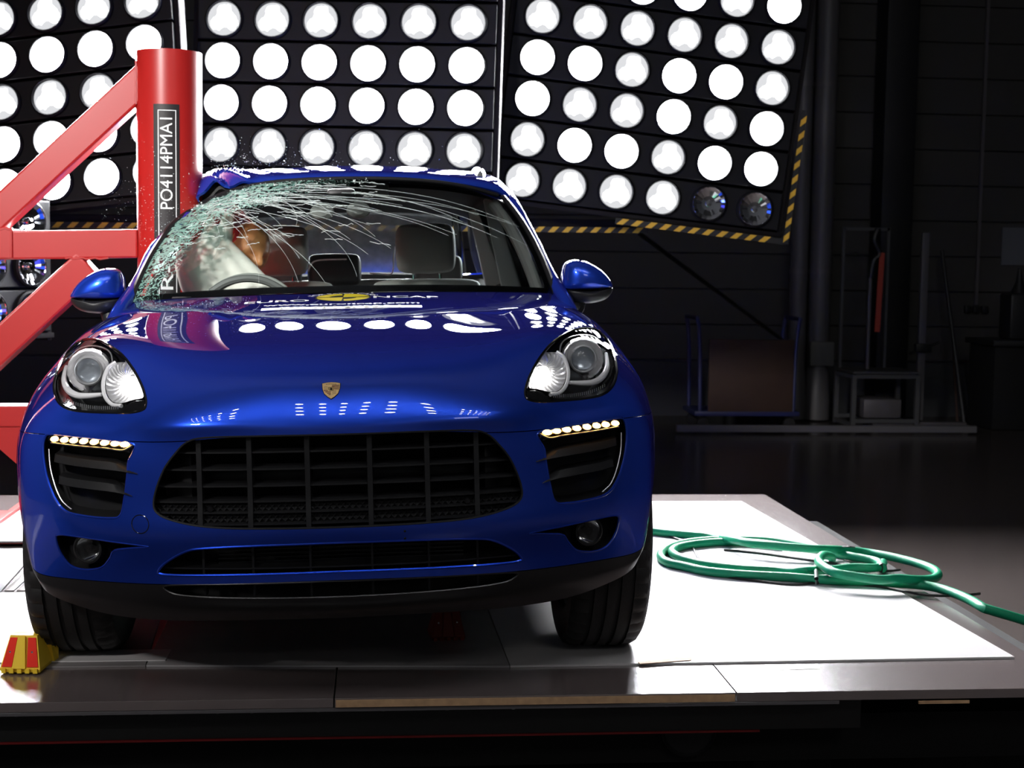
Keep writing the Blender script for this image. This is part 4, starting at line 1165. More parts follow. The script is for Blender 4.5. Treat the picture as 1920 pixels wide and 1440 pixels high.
# marker tape patch on the temple
pm = MB()
for k in range(1): pass
q = [Rh @ Vector((-.0775, .02*math.cos(a)*1.0+.005, .030*math.sin(a)+.045)) for a in np.linspace(0, 2*PI, 13)[:-1]]
pm.tube([p+hc-O for p in q], .010, 6, closed=True); pm.build('red_marker', REDC, hd)
nb = hc-O+Rh @ Vector((0, .03, -.10))
J = [((0, 0, 0), (.15, .11)), ((.0, .01, .16), (.145, .105)), ((-.01, .01, .32), (.165, .105)), (tuple(nb.lerp(Vector((-.02, 0, .42)), .55)), .062), (tuple(nb), .055),
     ((-.20, .0, .38), .062), ((-.27, -.12, .20), .048), ((-.20, -.34, .16), .038), ((.17, -.01, .39), .062), ((.25, -.14, .20), .048), ((.16, -.38, .18), .038),
     ((-.11, -.12, -.04), .088), ((-.14, -.50, .02), .070), ((-.14, -.70, -.25), .048), ((.11, -.12, -.04), .088), ((.14, -.50, .02), .070), ((.14, -.70, -.25), .048)]
Ed = [(0, 1), (1, 2), (2, 3), (3, 4), (2, 5), (5, 6), (6, 7), (2, 8), (8, 9), (9, 10), (0, 11), (11, 12), (12, 13), (0, 14), (14, 15), (15, 16)]
skin(J, Ed, 'body', REDC, dmy)
for s, w0, e0 in ((-1, Vector((-.20, -.34, .16)), Vector((-.27, -.12, .20))), (1, Vector((.16, -.38, .18)), Vector((.25, -.14, .20)))):
    d = (w0-e0).normalized(); up2 = Vector((0, 0, 1)); sd = d.cross(up2).normalized()
    HJ = [(tuple(w0), .026), (tuple(w0+d*.05), (.034, .018))]; HE = [(0, 1)]
    for i, (off, L_) in enumerate(((-.032, .062), (-.011, .074), (.011, .070), (.031, .056))):
        b0 = w0+d*.085+sd*off; HJ.append((tuple(b0), .0095)); HE.append((1, len(HJ)-1))
        HJ.append((tuple(b0+d*L_*.5-up2*.012), .0085)); HE.append((len(HJ)-2, len(HJ)-1))
        HJ.append((tuple(b0+d*L_*.75-up2*.036), .0075)); HE.append((len(HJ)-2, len(HJ)-1))
    t0 = w0+d*.04-sd*s*.034; HJ.append((tuple(t0), .011)); HE.append((1, len(HJ)-1))
    HJ.append((tuple(t0+d*.035-sd*s*.022-up2*.01), .009)); HE.append((len(HJ)-2, len(HJ)-1))
    skin(HJ, HE, 'hand', SKIN, dmy)

# ================================================================ CRASH POLE
XP_, RP_ = XP, RP
ztop = float(atY(318, 99, YP)[2])
pole = empty('crash_pole', (XP_, YP, 0), label='red steel crash pole with braced frame pressed into the car side', cat='pole')
PO = Vector((XP_, YP, 0))
def pl(p): return Vector(p)-PO
MB().lathe([(RP_-.012, ztop-.004), (RP_-.012, ztop), (RP_, ztop), (RP_, .02), (RP_-.012, .02)], (0, 0, 0), 'Z', 64).build('pole_tube', RED, pole, True, 30)
MB().lathe([(0, ztop-.03), (RP_-.012, ztop-.03)], (0, 0, 0), 'Z', 48).build('pole_cap', RED, pole)
TH = .116
YF = YP
def w(u, v, Y=YF): return Vector(atY(u, v, Y))
def shift(u, v, Y=YF): return w(u, v, Y)
a_, b_ = w(262, 457), w(-340, 464)
hbm = MB().beam(a_-PO, b_-PO, TH*.95, TH, bev=.008).build('cross_beam', RED, pole, True, 20)
d_ = w(262, 160)-PO; e_ = w(-330, 742)-PO
e_ = w(0, 402)-PO; dirv = (e_-d_).normalized()
MB().beam(d_-dirv*.06, e_+dirv*.14, TH, TH*1.02, bev=.010).build('upper_brace', RED, pole, True, 20)
d_ = w(175, 490)-PO; e_ = w(0, 651)-PO; dirv = (e_-d_).normalized()
MB().beam(d_+dirv*.015, e_+dirv*.9, TH, TH*1.12, bev=.010).build('lower_brace', RED, pole, True, 20)
a_, b_ = w(60, 778, YP+.05), w(-330, 778, YP+.05)
MB().beam(a_-PO, b_-PO, TH, .088, bev=.006).build('base_beam', RED, pole, True, 20)
gp = [w(60, 797, YP-.0), w(60, 895, YP), w(-60, 790, YP)]
V = [g-PO for g in gp]+[g-PO+Vector((0, .016, 0)) for g in gp]
MB().add(V, [(0, 1, 2), (5, 4, 3), (0, 3, 4, 1), (1, 4, 5, 2), (2, 5, 3, 0)]).build('gusset', RED, pole, False)
a_ = w(14, 457, YF-.0); MB().box(a_-PO, (.072, TH*1.02, TH*1.02), bev=.004).build('beam_collar', RED, pole, True, 20)
MB().box(Vector((-2.75, YP, .95))-PO, (.14, .14, 1.9), bev=.01).build('rear_post', RED, pole, True, 20)
MB().box(Vector((-1.95, YP+.40, .018))-PO, (1.9, .7, .022), bev=.004).build('base_plate', RED, pole, True, 20)
# weld beads
for a0, b0 in ((w(28, 433), w(28, 482)), ):
    MB().tube([a0-PO+Vector((0, -TH*.5, 0)), b0-PO+Vector((0, -TH*.5, 0))], .005, 6).build('weld_bead', RED, pole)
q = [w(u, 484.5)-PO+Vector((0, -TH*.5+.002, 0)) for u in range(128, 216, 8)]
MB().tube([p+Vector((0, 0, .003*math.sin(i*2.1))) for i, p in enumerate(q)], .005, 6).build('weld_bead', RED, pole)
q = [w(259, v)-PO+Vector((0, -TH*.5+.002, 0)) for v in range(118, 206, 8)]
MB().tube([p+Vector((.002*math.sin(i*2.1), 0, 0)) for i, p in enumerate(q)], .005, 6).build('weld_bead', RED, pole)
q = [w(u, 430)-PO+Vector((0, -TH*.5+.002, 0)) for u in range(-6, 34, 6)]
MB().tube([p+Vector((0, 0, .003*math.sin(i*2.1))) for i, p in enumerate(q)], .006, 6).build('weld_bead', RED, pole)
# marking board wrapped on the tube
mid = (313-318)/60.0
ang0 = math.atan2(CAM[1]-YP, CAM[0]-XP_)      # towards the camera
def onp(px_off, z, h):
    """px offset from the tube axis -> point on the tube front"""
    s = max(-.98, min(.98, px_off/60.0)); a = ang0+math.asin(s); return Vector(((RP_+h)*math.cos(a), (RP_+h)*math.sin(a), z))
def ontext(px_off, z): return onp(px_off, z, .0045)
def zpx(v): return float(atY(318, v, YP-RP_)[2])
def ppatch(x0, x1, v0, v1, h, name, m_, par):
    V = []; n = 10
    for i in range(n+1):
        s = x0+(x1-x0)*i/n; V += [onp(s, zpx(v0), h), onp(s, zpx(v1), h)]
    return mk(name, V, [(2*k, 2*k+1, 2*k+3, 2*k+2) for k in range(n)], m_, par, True)
sg = ppatch(-28, 18, 195, 700, .0012, 'marking_board', SIGNB, pole)
ppatch(-20.5, -19, 206, 690, .0018, 'border_line', WHITE, sg); ppatch(10.5, 12, 206, 690, .0018, 'border_line', WHITE, sg); ppatch(-20.5, 12, 206, 207.6, .0018, 'border_line', WHITE, sg)
def poletext(s, v_lo, v_hi, x_l, x_r):
    V, Fc = text_mesh(s, 1.0, align='LEFT'); V = V-V.min(0); mx_ = V.max(0)
    z0, z1 = zpx(v_lo), zpx(v_hi)
    out = [ontext(x_r-(x_r-x_l)*(p[1]/mx_[1]), z0+(z1-z0)*p[0]/mx_[0]) for p in V]
    mk('lettering', out, Fc, WHITE, sg, False)
poletext('PO4114PMA1', 392, 221, -16.5, 5)
poletext('R-', 543, 497, -16.5, 5)

# ================================================================ LAMP BANKS
lamp_src = None
def lamp_proto():
    ring = MB().lathe([(.118, .03), (.118, -.012), (.108, -.022), (.103, -.018), (.103, .02)], (0, 0, 0), 'Y', 32, None, False)
    a_ = mk('lamp', ring.v, ring.f, BANK, None, True, 40)
    lens = MB().lathe([(0, -.022), (.03, -.0208), (.06, -.017), (.085, -.010), (.1035, .002)], (0, 0, 0), 'Y', 32)
    objs = {}
    for k, m_ in (('on', LENS_ON), ('mid', LENS_MID), ('off', LAMPOFF), ('over', LENS_OVER)):
        me = bpy.data.meshes.new('lens'); me.from_pydata([tuple(v) for v in lens.v], [], lens.f); me.materials.append(m_)
        me.polygons.foreach_set('use_smooth', [True]*len(me.polygons)); me.update(); objs[k] = me
    # open unlit reflector: a fluted bowl behind the glass
    bowl = MB().lathe([(.1035, -.020), (.10, -.016), (.08, -.004), (.045, .004), (.022, .006), (.018, -.012), (0, -.014)], (0, 0, 0), 'Y', 36, lambda i, k, r: r*(1+.03*(k % 2)), False)
    me = bpy.data.meshes.new('lens'); me.from_pydata([tuple(v) for v in bowl.v], [], bowl.f); me.materials.append(LAMPOFF); me.update(); objs['off'] = me
    return a_, objs
LP, LENSES = lamp_proto(); first_lamp = [True]
def add_lamp(par, x, z, kind, sc=1.0):
    if first_lamp[0]: o = LP; first_lamp[0] = False
    else: o = LP.copy(); COL.objects.link(o)
    o.parent = par; o.location = (x, 0, z); o.scale = (sc, sc, sc)
    l = bpy.data.objects.new('lens', LENSES[kind]); link(l, o)
stripe_me = {}
def tape(par, x0, x1, z, h, y=-.03, vertical=False, pitch=.092, lean=1):
    """hazard tape with separate yellow pieces"""
    L_ = x1-x0
    if vertical: MB().box((z, y+.004, (x0+x1)/2), (h, .008, L_)).build('tape_backing', BLKT, par, False)
    else: MB().box(((x0+x1)/2, y+.004, z), (L_, .008, h)).build('tape_backing', BLKT, par, False)
    key = (round(h, 4), vertical, lean)
    if key not in stripe_me:
        w_ = pitch*.45; q = h*.5*lean
        P = [(-w_/2-q, -h/2), (w_/2-q, -h/2), (w_/2+q, h/2), (-w_/2+q, h/2)]
        if vertical: P = [(b_, a_) for a_, b_ in P]
        stripe_me[key] = MB().prism(P, -.002, .0).build('stripe', YEL, None, False).data
        bpy.data.objects.remove([o for o in COL.objects if o.data == stripe_me[key]][0])
    n = int(L_/pitch)
    for k in range(n):
        s = x0+pitch*(k+.5)
        if s+pitch*.5 > x1: break
        o = bpy.data.objects.new('stripe', stripe_me[key]); link(o, par)
        o.location = (z, y, s) if vertical else (s, y, z)
def bank(loc, R, cols, rows, kinds, label, sx=.30, sz=.255, tapes=False, name='lamp_bank', lsc=1.0):
    e = empty(name, (0, 0, 0), label=label, cat='light', group=None)
    e.matrix_world = Matrix.Translation(loc) @ Matrix(R).to_4x4()
    x0, x1 = (cols[0]-.5)*sx-.02, (cols[-1]+.5)*sx+.02
    for j in rows:
        MB().box(((x0+x1)/2, .055, -j*sz), (x1-x0, .09, sz-.016), bev=.006).build('row_panel', BANK, e, True, 20)
        for i in cols:
            add_lamp(e, i*sx, -j*sz, kinds(i, j), lsc)
    zt, zb = -(rows[0]-.5)*sz, -(rows[-1]+.5)*sz
    MB().box(((x0+x1)/2, .13, (zt+zb)/2), (x1-x0+.06, .04, zt-zb+.02)).build('back_plate', BANK, e, False)
    for x in (x0-.018, x1+.018): MB().box((x, .09, (zt+zb)/2-.02), (.032, .10, zt-zb+.06), bev=.004).build('side_rail', BANKG, e)
    MB().box(((x0+x1)/2, .07, zb-.018), (x1-x0+.07, .10, .030), bev=.004).build('bottom_rail', BANKG, e)
    return e, x0, x1, zt, zb
def kc(i, j): return 'mid' if j in (0, 3) else 'on'
bank((-.8454, 4.6215, 2.6586), ((.9838, .1774, .0255), (-.1783, .9831, .0425), (-.0175, -.0463, .9988)), range(0, 6), range(-1, 5), kc, 'middle black lamp wall of round white lamps directly above the car roof')
def kr(i, j): return 'off' if (j == 4 and i >= 4) else ('mid' if j == 4 or j == 0 or (i % 5 == 2 and j == 2) else ('mid' if (i+j) % 3 == 0 else 'on'))
e, x0, x1, zt, zb = bank((1.1098, 4.6309, 2.7339), ((.9938, .0387, .104), (-.0335, .9981, -.0508), (-.1058, .047, .9933)), range(0, 6), range(-1, 5), kr, 'tilted lamp wall right of the roof with two unlit lamps at its lower corner')
tape(e, .62, x1+.05, zb-.055, .038, y=-.02); tape(e, zb-.07, zb+.78, x1+.055, .034, y=-.02, vertical=True)
def kl(i, j): return 'mid' if j in (0, 2) else 'on'
e, x0, x1, zt, zb = bank((-2.1625, 4.5267, 2.603), ((.9707, .2299, -.0702), (-.2157, .9619, .1679), (.1061, -.1479, .9833)), range(-1, 4), range(-1, 5), kl, 'lamp wall at the left behind the red pole brace, its rows rising to the right')
# lower left bank, seen edge-on and unlit
th_ = math.radians(58); Rz = Matrix.Rotation(th_, 3, 'Z')
p = atY(55, 415, 4.0)
e, *_ = bank(tuple(p), Rz, range(-3, 1), range(0, 3), lambda i, j: 'off', 'small side lamp wall with unlit silver reflectors under the red cross beam')
# horizontal hazard beam running behind the banks
p0, p1 = Vector(atY(66, 421, 5.05)), Vector(atY(1216, 432, 5.05))
hb = empty('warning_beam', tuple((p0+p1)/2), label='long horizontal steel beam with black and yellow tape under the lamp walls', cat='beam')
dv = (p1-p0); L_ = dv.length; hb.rotation_euler = (0, -math.atan2(dv.z, dv.x), math.atan2(dv.y, dv.x)*0)
MB().box((0, .06, .045), (L_, .10, .05), bev=.004).build('upper_flange', BANKG, hb)
tape(hb, -L_/2, L_/2, 0.0, .036, y=0, pitch=.094)
p0, p1 = Vector(atY(1195, 435, 6.5)), Vector(atY(1490, 655, 10.6))
st_ = MB().tube([p0, p1], .018, 8).build('stay_rod', BLKPL, None); tag(st_, 'thin black diagonal rod running down from the right lamp wall to the trolley', 'rod')
# overhead banks (the rows of dots mirrored in the nose and bonnet)
Rx = Matrix.Rotation(math.radians(130), 3, 'X')
for i, (x, rz, lab) in enumerate(((-4.0, .10, 'high lamp wall up in front of the car, the one nearest the crash pole'), (-1.1, 0, 'high lamp wall up in front of the car, straight before the bonnet'), (1.9, -.10, 'high lamp wall up in front of the car, the one nearest the green hose'))):
    bank((x, -4.9, 5.9), Matrix.Rotation(rz, 3, 'Z') @ Rx, range(0, 6), range(0, 4), lambda i, j: 'over', lab, sx=.42, sz=.50, lsc=.68)

# ================================================================ PLATFORM AND SHEETS
YE = -.57
XR = float(atZ(1597, 1025)[0])
plat = empty('sled_platform', (0, YE, 0), label='low dark platform with plywood-edged boards carrying the car', cat='platform')
PP = Vector((0, YE, 0))
xs_ = [float(atZ(u, 1312)[0]) for u in (-420, 626, 1392)]
xs_ = [-4.6]+xs_[1:]+[XR+.0]
DT = .027
for i in range(3):
    xa, xb = xs_[i]+.002, xs_[i+1]-.002
    bdm = MB().box(((xa+xb)/2, 1.74, -DT/2), (xb-xa, 3.48, DT), bev=.0015).build('board', DECK, plat, True, 20)
MB().box(((xs_[1]+xs_[2])/2, -.0025, -DT/2-.001), (xs_[2]-xs_[1]-.01, .004, DT-.007)).build('raw_edge', WOODE, plat, False)
xa = float(atZ(1755, 1312)[0]); MB().box((xa+.06, -.004, -DT-.008), (.15, .006, .008)).build('raw_splinter', WOODE, plat, False)
MB().box(((-4.6+xs_[2]+.3)/2, .03, -DT-.006), (xs_[2]+4.9, .06, .010), bev=.001).build('steel_angle', GREY_STEEL, plat, True, 20)
MB().box((-1.6, .10, -.085), (6.2, .05, .095)).build('side_beam', mat('black_beam', (.02, .02, .02), .4), plat, False)
MB().box((-1.75, .074, -.136), (5.9, .006, .006)).build('red_edge_line', REDD, plat, False)
MB().box((-.9, 1.8, -.20), (6.6, 3.2, .14)).build('subframe', DARK, plat, False)
for x in (-3.6, -1.2, 1.4): MB().box((x, 1.8, -.37), (.25, 2.8, .2)).build('skid', DARK, plat, False)
for u in (33, 158, 283, 407, 471, 596, 719, 840, 966, 1143, 1260, 1375):
    x = float(atZ(u, 1330, -.045)[0])
    MB().lathe([(0, -.005), (.006, -.005), (.007, -.002), (.014, -.002), (.0145, .002)], (x, .074, -.048), 'Y', 20).build('bolt', SATIN if u == 966 else GREY_STEEL, plat)
wx = Vector(atY(1292, 1368, -.40)); MB().lathe([(.072, .0), (.078, -.006), (.084, 0), (.084, .03), (.06, .03), (.06, .004), (.066, .0), (.072, .004)], tuple(wx-PP), 'Y', 40).build('support_wheel', BLKPL, plat)

def quad_sheet(pts, z, th_, name, m_, label, cat='sheet'):
    V = [(p[0], p[1], z) for p in pts]+[(p[0], p[1], z-th_) for p in pts]; n = len(pts)
    o = mk(name, V, [tuple(range(n)), tuple(range(n, 2*n))[::-1]]+[(k, n+k, n+(k+1) % n, (k+1) % n) for k in range(n)], m_, None, False)
    bm = bmesh.new(); bm.from_mesh(o.data); bmesh.ops.recalc_face_normals(bm, faces=bm.faces[:]); bm.to_mesh(o.data); bm.free()
    return tag(o, label, cat)
A1, A2 = atZ(1902, 1235), atZ(1390, 942); sL = atZ(957, 1252); sL2 = atZ(883, 1173)
kdir = (sL2-sL)/(sL2[1]-sL[1])
quad_sheet([(sL[0], sL[1]), (A1[0], A1[1]), (A2[0], A2[1]), (sL[0]-.05, A2[1])], .0065, .006, 'floor_sheet', SHEET, 'large white sheet under the right front tyre, lit bright, with the green hose')
t1, t2 = atZ(293, 1240), atZ(283, 1165)
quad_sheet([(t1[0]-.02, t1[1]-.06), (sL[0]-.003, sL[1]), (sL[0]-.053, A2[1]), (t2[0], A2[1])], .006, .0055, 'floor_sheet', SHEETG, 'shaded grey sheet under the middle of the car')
ya = float(atZ(30, 1113)[1]); yb = float(atZ(30, 1028)[1])
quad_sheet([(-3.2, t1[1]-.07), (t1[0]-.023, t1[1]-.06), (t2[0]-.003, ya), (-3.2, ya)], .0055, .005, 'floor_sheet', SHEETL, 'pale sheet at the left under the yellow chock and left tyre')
quad_sheet([(-3.2, t1[1]-.03), (t1[0]+.03, t1[1]-.02), (t1[0]+.03, t1[1]+.10), (-3.2, t1[1]+.10)], .0095, .003, 'cover_strip', SHEET, 'thin pale strip lying along the front edge of the left pale sheet', 'strip')
px0 = float(atZ(2, 1111)[0])
quad_sheet([(-3.2, ya+.01), (px0, ya+.01), (float(atZ(58, 1043)[0]), yb-.01), (-3.2, yb-.01)], .006, .005, 'dark_plate', mat('dark_grey_plate', (.05, .045, .045), .5, noise=.2), 'dark grey floor plate left of the grooved rail', 'plate')
gr = empty('grooved_rail', (px0, ya, 0), label='worn grooved steel rail plate beside the left front wheel', cat='rail')
MB().box((.135, (yb-ya)/2, .003), (.25, yb-ya-.02, .005)).build('base_strip', GREY_STEEL, gr, False)
for k in range(6):
    MB().box((.03+k*.043, (yb-ya)/2, .0075), (.034, yb-ya-.02, .006), bev=.0015).build('rib', mat('worn_steel', (.16, .15, .15), .5, .3, noise=.3, nscale=20) if k == 0 else bpy.data.materials['worn_steel'], gr)
yd = float(atZ(20, 958)[1])
q0, q1 = atZ(0, 990), atZ(46, 955)
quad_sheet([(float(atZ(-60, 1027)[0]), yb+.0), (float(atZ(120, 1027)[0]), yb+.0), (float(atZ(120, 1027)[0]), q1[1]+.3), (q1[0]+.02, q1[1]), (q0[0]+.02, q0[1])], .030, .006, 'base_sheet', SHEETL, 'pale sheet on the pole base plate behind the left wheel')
dirq = (Vector(q1)-Vector(q0)); s_ = MB().beam(Vector(q0)-dirq*.8+Vector((0, 0, .033)), Vector(q1)+dirq*.3+Vector((0, 0, .033)), .03, .02, bev=.003).build('edge_bar', RED, None, True, 20); tag(s_, 'red steel bar along the left edge of the pale base sheet', 'bar')

# ---- hose and cables
def zp(x, y, z=.024): return Vector(atZ(1200+x/2.6667, 860+y/2.6667, z))
def hz(pts, r, zf=None, n=5):
    P = [zp(x, y, (r+.0065 if len(q) < 1 else r+.0065+q[0])) for x, y, *q in pts]
    return catmull(P, n)
r = .0175
hs = MB()
h1 = hz([(-60, 352), (55, 362), (150, 373), (260, 383), (380, 395), (480, 408, .03), (560, 425, .035), (700, 438, .035), (850, 450, .03), (1000, 456, .02), (1120, 468), (1250, 490), (1380, 522), (1460, 550), (1490, 580), (1460, 602), (1380, 606, .02), (1290, 600, .03), (1200, 605, .03), (1080, 590, .035), (980, 572, .04), (920, 540, .045), (893, 510, .045), (915, 484, .04), (952, 488, .02), (960, 500, 0)], r)
h2 = hz([(1212, 548), (1200, 525), (1160, 508), (1000, 478), (860, 445), (720, 420), (600, 408), (450, 405), (300, 412), (185, 430), (120, 458), (103, 490), (140, 520), (230, 540), (330, 562), (450, 575), (600, 585), (740, 592), (880, 603), (1000, 610), (1150, 615), (1300, 625), (1440, 637), (1540, 662), (1640, 702), (1720, 748)], r)
h3 = hz([(1215, 520, .0), (1190, 545), (1060, 545, .0), (950, 556, .0), (830, 562, .02), (700, 562), (560, 556), (440, 545), (330, 530), (240, 508), (180, 486), (160, 462), (200, 440), (300, 424), (420, 416), (560, 420, .0), (700, 436, .0)], r)
e_ = h2[-1]; ext = [Vector(e_)+Vector(((.16*k), -.02*k, -.015*k-.03*k*k)) for k in range(1, 5)]
hose = MB().tube(h1, r, 12).build('hose', HOSEM, None); tag(hose, 'green rubber hose coiled on the bright white sheet right of the car', 'hose')
hm_ = MB().tube(list(h2)+ext, r, 12).build('lower_strand', HOSEM, hose); MB().tube(h3, r, 12).build('inner_strand', HOSEM, hose)
MB().lathe([(0, -.001), (r+.002, 0), (r+.002, .03), (0, .031)], tuple(Vector(h2[0])-Vector((0, .0, 0))), 'Y', 14).build('hose_coupling', BLKPL, hose)
MB().tube([zp(880, 575, .02), zp(880, 560, .045), zp(882, 600, .045), zp(885, 622, .02)], .008, 8).build('tie_strap', BLKPL, hose)
c1 = hz([(420, 455), (600, 472), (800, 500), (1000, 528), (1200, 560), (1300, 556)], .005)
c2 = hz([(60, 365), (200, 405), (260, 440), (330, 560), (430, 590), (600, 612), (760, 628), (880, 622), (1000, 625), (1200, 640), (1400, 678), (1560, 686), (1700, 675)], .005)
tag(MB().tube(c2, .005, 6).build('cable', CABLEM, None), 'thin black cable running along the front of the hose coil', 'cable')
tag(MB().tube(c1, .005, 6).build('cable', CABLEM, None), 'thin black cable crossing inside the hose coil', 'cable')
q = [zp(1010, 440, .01), zp(1012, 440, .05), zp(1020, 440, .085), zp(1045, 440, .10), zp(1068, 442, .08), zp(1074, 444, .04), zp(1076, 446, .01)]
tag(MB().tube(catmull(q, 5), .003, 6).build('wire_loop', CABLEM, None), 'thin black wire loop standing up behind the hose coil', 'wire')
c3 = [Vector(atZ(u, v, FZ+.012)) for u, v in [(1560, 1000), (1700, 1035), (1810, 1052), (1880, 1082), (1990, 1120)]]

# ---- masking tape piece and wood splinter on the sheet edge
tag(quad_sheet([tuple(atZ(u, v)[:2]) for u, v in [(1443, 1249), (1532, 1246), (1538, 1254), (1450, 1257)]], .0012, .001, 'tape_piece', SHEET, 'small pale piece of tape in front of the white sheet', 'tape'))
tag(quad_sheet([tuple(atZ(u, v)[:2]) for u, v in [(1196, 1246), (1275, 1237), (1297, 1238), (1295, 1243), (1200, 1250)]], .009, .002, 'wood_splinter', WOODE, 'thin wood splinter on the front edge of the bright sheet', 'splinter'))

# ---- chocks
def chock(loc, rz, s, body, panel, name, label):
    e = empty(name, loc, label=label, cat='chock'); e.rotation_euler = (0, 0, rz)
    def tp(x, y, z): return (x*s, y*s, z*s)
    # body: truncated wedge, wide foot
    V = [tp(-.055, -.045, 0), tp(.055, -.045, 0), tp(.055, .06, 0), tp(-.055, .06, 0), tp(-.038, -.012, .098), (tp(.038, -.012, .098)), tp(.038, .028, .098), tp(-.038, .028, .098)]
    V += [tp(-.057, -.048, .010), tp(.057, -.048, .010), tp(.057, .062, .010), tp(-.057, .062, .010)]
    Fc = [(3, 2, 1, 0), (4, 5, 6, 7), (0, 1, 9, 8), (1, 2, 10, 9), (2, 3, 11, 10), (3, 0, 8, 11), (8, 9, 5, 4), (9, 10, 6, 5), (10, 11, 7, 6), (11, 8, 4, 7)]
    MB().add(V, Fc).build('block', body, e, False)
    def fr(u, t, h): # point on the sloping front face
        x = u*(.057+(.038-.057)*t); y = -.048+(.036)*t; z = .010+.088*t
        n = Vector((0, -.92, .38)); return Vector((x, y, z))*s+n*h
    for u0, u1 in ((-.92, -.42), (.36, .92)):
        P = [fr(u0, .06, .001), fr(u1, .06, .001), fr(u1, .93, .001), fr(u0, .93, .001)]; Q = [p+Vector((0, -.92, .38))*.003 for p in P]
        MB().add(P+Q, [(0, 3, 2, 1), (4, 5, 6, 7), (0, 1, 5, 4), (1, 2, 6, 5), (2, 3, 7, 6), (3, 0, 4, 7)]).build('reflector', panel, e, False)
        m_ = fr((u0+u1)/2, .5, .005); MB().lathe([(0, -.002), (.003, -.001), (.004, .002)], tuple(m_), 'Y', 10).build('rivet', CHROME, e)
    P = [fr(-.36, .0, .0), fr(.30, .0, .0), fr(.20, .96, .004), fr(-.30, .96, .004)]; Q = [p+Vector((0, -.92, .38))*.009 for p in P]
    MB().add(P+Q, [(0, 3, 2, 1), (4, 5, 6, 7), (0, 1, 5, 4), (1, 2, 6, 5), (2, 3, 7, 6), (3, 0, 4, 7)]).build('centre_rib', body, e, False)
    for k in range(5): MB().box(tp(-.045+.0225*k, -.052, .006), (.012*s, .008*s, .012*s)).build('tooth', body, e, False)
    tri = [tp(.052, -.02, .02), tp(.052, .08, .02), tp(.040, .01, .085)]; V = tri+[(a_+.004, b_, c_) for a_, b_, c_ in tri]
    MB().add([tp(.05, .06, 0), tp(.05, .095, 0), tp(.05, .095, .035), tp(.042, .05, .075), tp(.064, .06, 0), tp(.064, .095, 0), tp(.064, .095, .035), tp(.054, .05, .075)], [(0, 1, 2, 3), (7, 6, 5, 4), (0, 4, 5, 1), (1, 5, 6, 2), (2, 6, 7, 3), (3, 7, 4, 0)]).build('side_lug', body, e, False)
    return e
cp = atZ(40, 1264); chock((cp[0]+.002, cp[1]+.045, .0055), -.10, 1.02, CHOCKY, CHOCKR, 'wheel_chock', 'yellow chock with two red reflectors beside the left front tyre')
cp = atZ(838, 1203); chock((cp[0], cp[1]+.04, .006), .1, .95, ORANGE, ORANGE, 'wheel_chock', 'dark orange chock in the shadow under the middle of the car')

# ---- glass fragments: dust of shards around the struck corner
mb = MB()
def shard(p, s):
    v = [Vector(rng.randn(3))*s for _ in range(4)]; mb.add([p+q for q in v], [(0, 1, 2), (0, 2, 3), (0, 3, 1), (1, 3, 2)])
for k in range(420):
    u = 395+abs(rng.randn())*170; v = 322-abs(rng.randn())*30
    shard(Vector(atY(u, v, 1.25+rng.rand()*.5)), .0008+.0012*rng.rand()**2)
for k in range(380):
    u = 262+rng.rand()*118; v = 470-abs(rng.randn())*75
    shard(Vector(atY(u, v, YP-RP-.02-rng.rand()*.08)), .0007+.0011*rng.rand()**2)
for k in range(160):
    u = 190+rng.rand()*90; v = 430-abs(rng.randn())*90
    shard(Vector(atY(u, v, YP-.1)), .0006+.0009*rng.rand()**2)
for k in range(260):
    s = .55*rng.rand()**1.3; p = Vector(wpt(.93+.07*rng.rand(), s)); p = Vector(b2w(p+Vector((0, -.004, .004)))); shard(p, .001+.0022*rng.rand()**2)
for k in range(150):
    x = -.55+rng.rand()*.25; z, _n = Shood.Z(x, .40-rng.rand()*.28)
    if z: shard(Vector(b2w((x, .40-rng.rand()*.2, z+.003))), .0008+.001*rng.rand())
o = mb.build('glass_fragments', CRACK, None, False); tag(o, 'spray of small white glass shards around the struck roof corner and pole', 'glass', kind='stuff')

# ================================================================ BACKGROUND AT THE RIGHT
YB = 10.6
def bt(u, v, Y=YB): return Vector(atY(u, v, Y))
# two down pipes
for i, (u0, u1, lab) in enumerate(((1495, 1527, 'left one of two fat grey down pipes on the dark wall'), (1532, 1572, 'right one of two fat grey down pipes, with a square box near its foot'))):
    x0, x1 = bt(u0, 500)[0], bt(u1, 500)[0]; rr_ = (x1-x0)/2; xm = (x0+x1)/2
    e = empty('down_pipe', (xm, YB+.25, FZ), label=lab, cat='pipe')
    MB().lathe([(rr_, .55), (rr_, 7.2)], (0, 0, 0), 'Z', 24).build('pipe', PIPEG, e)
    MB().lathe([(rr_*1.25, .02), (rr_*1.25, .25), (rr_*1.05, .55), (rr_, .56)], (0, 0, 0), 'Z', 24).build('pipe_foot', PIPEG, e)
    for z in (1.6, 3.6, 5.6): MB().lathe([(rr_*1.06, z), (rr_*1.06, z+.05)], (0, 0, 0), 'Z', 24).build('pipe_clamp', GREY_STEEL, e)
    if i: MB().box((0.0, -rr_, .74), (.26, .10, .26), bev=.01).build('junction_box', mat('pale_box', (.12, .12, .11), .6), e)
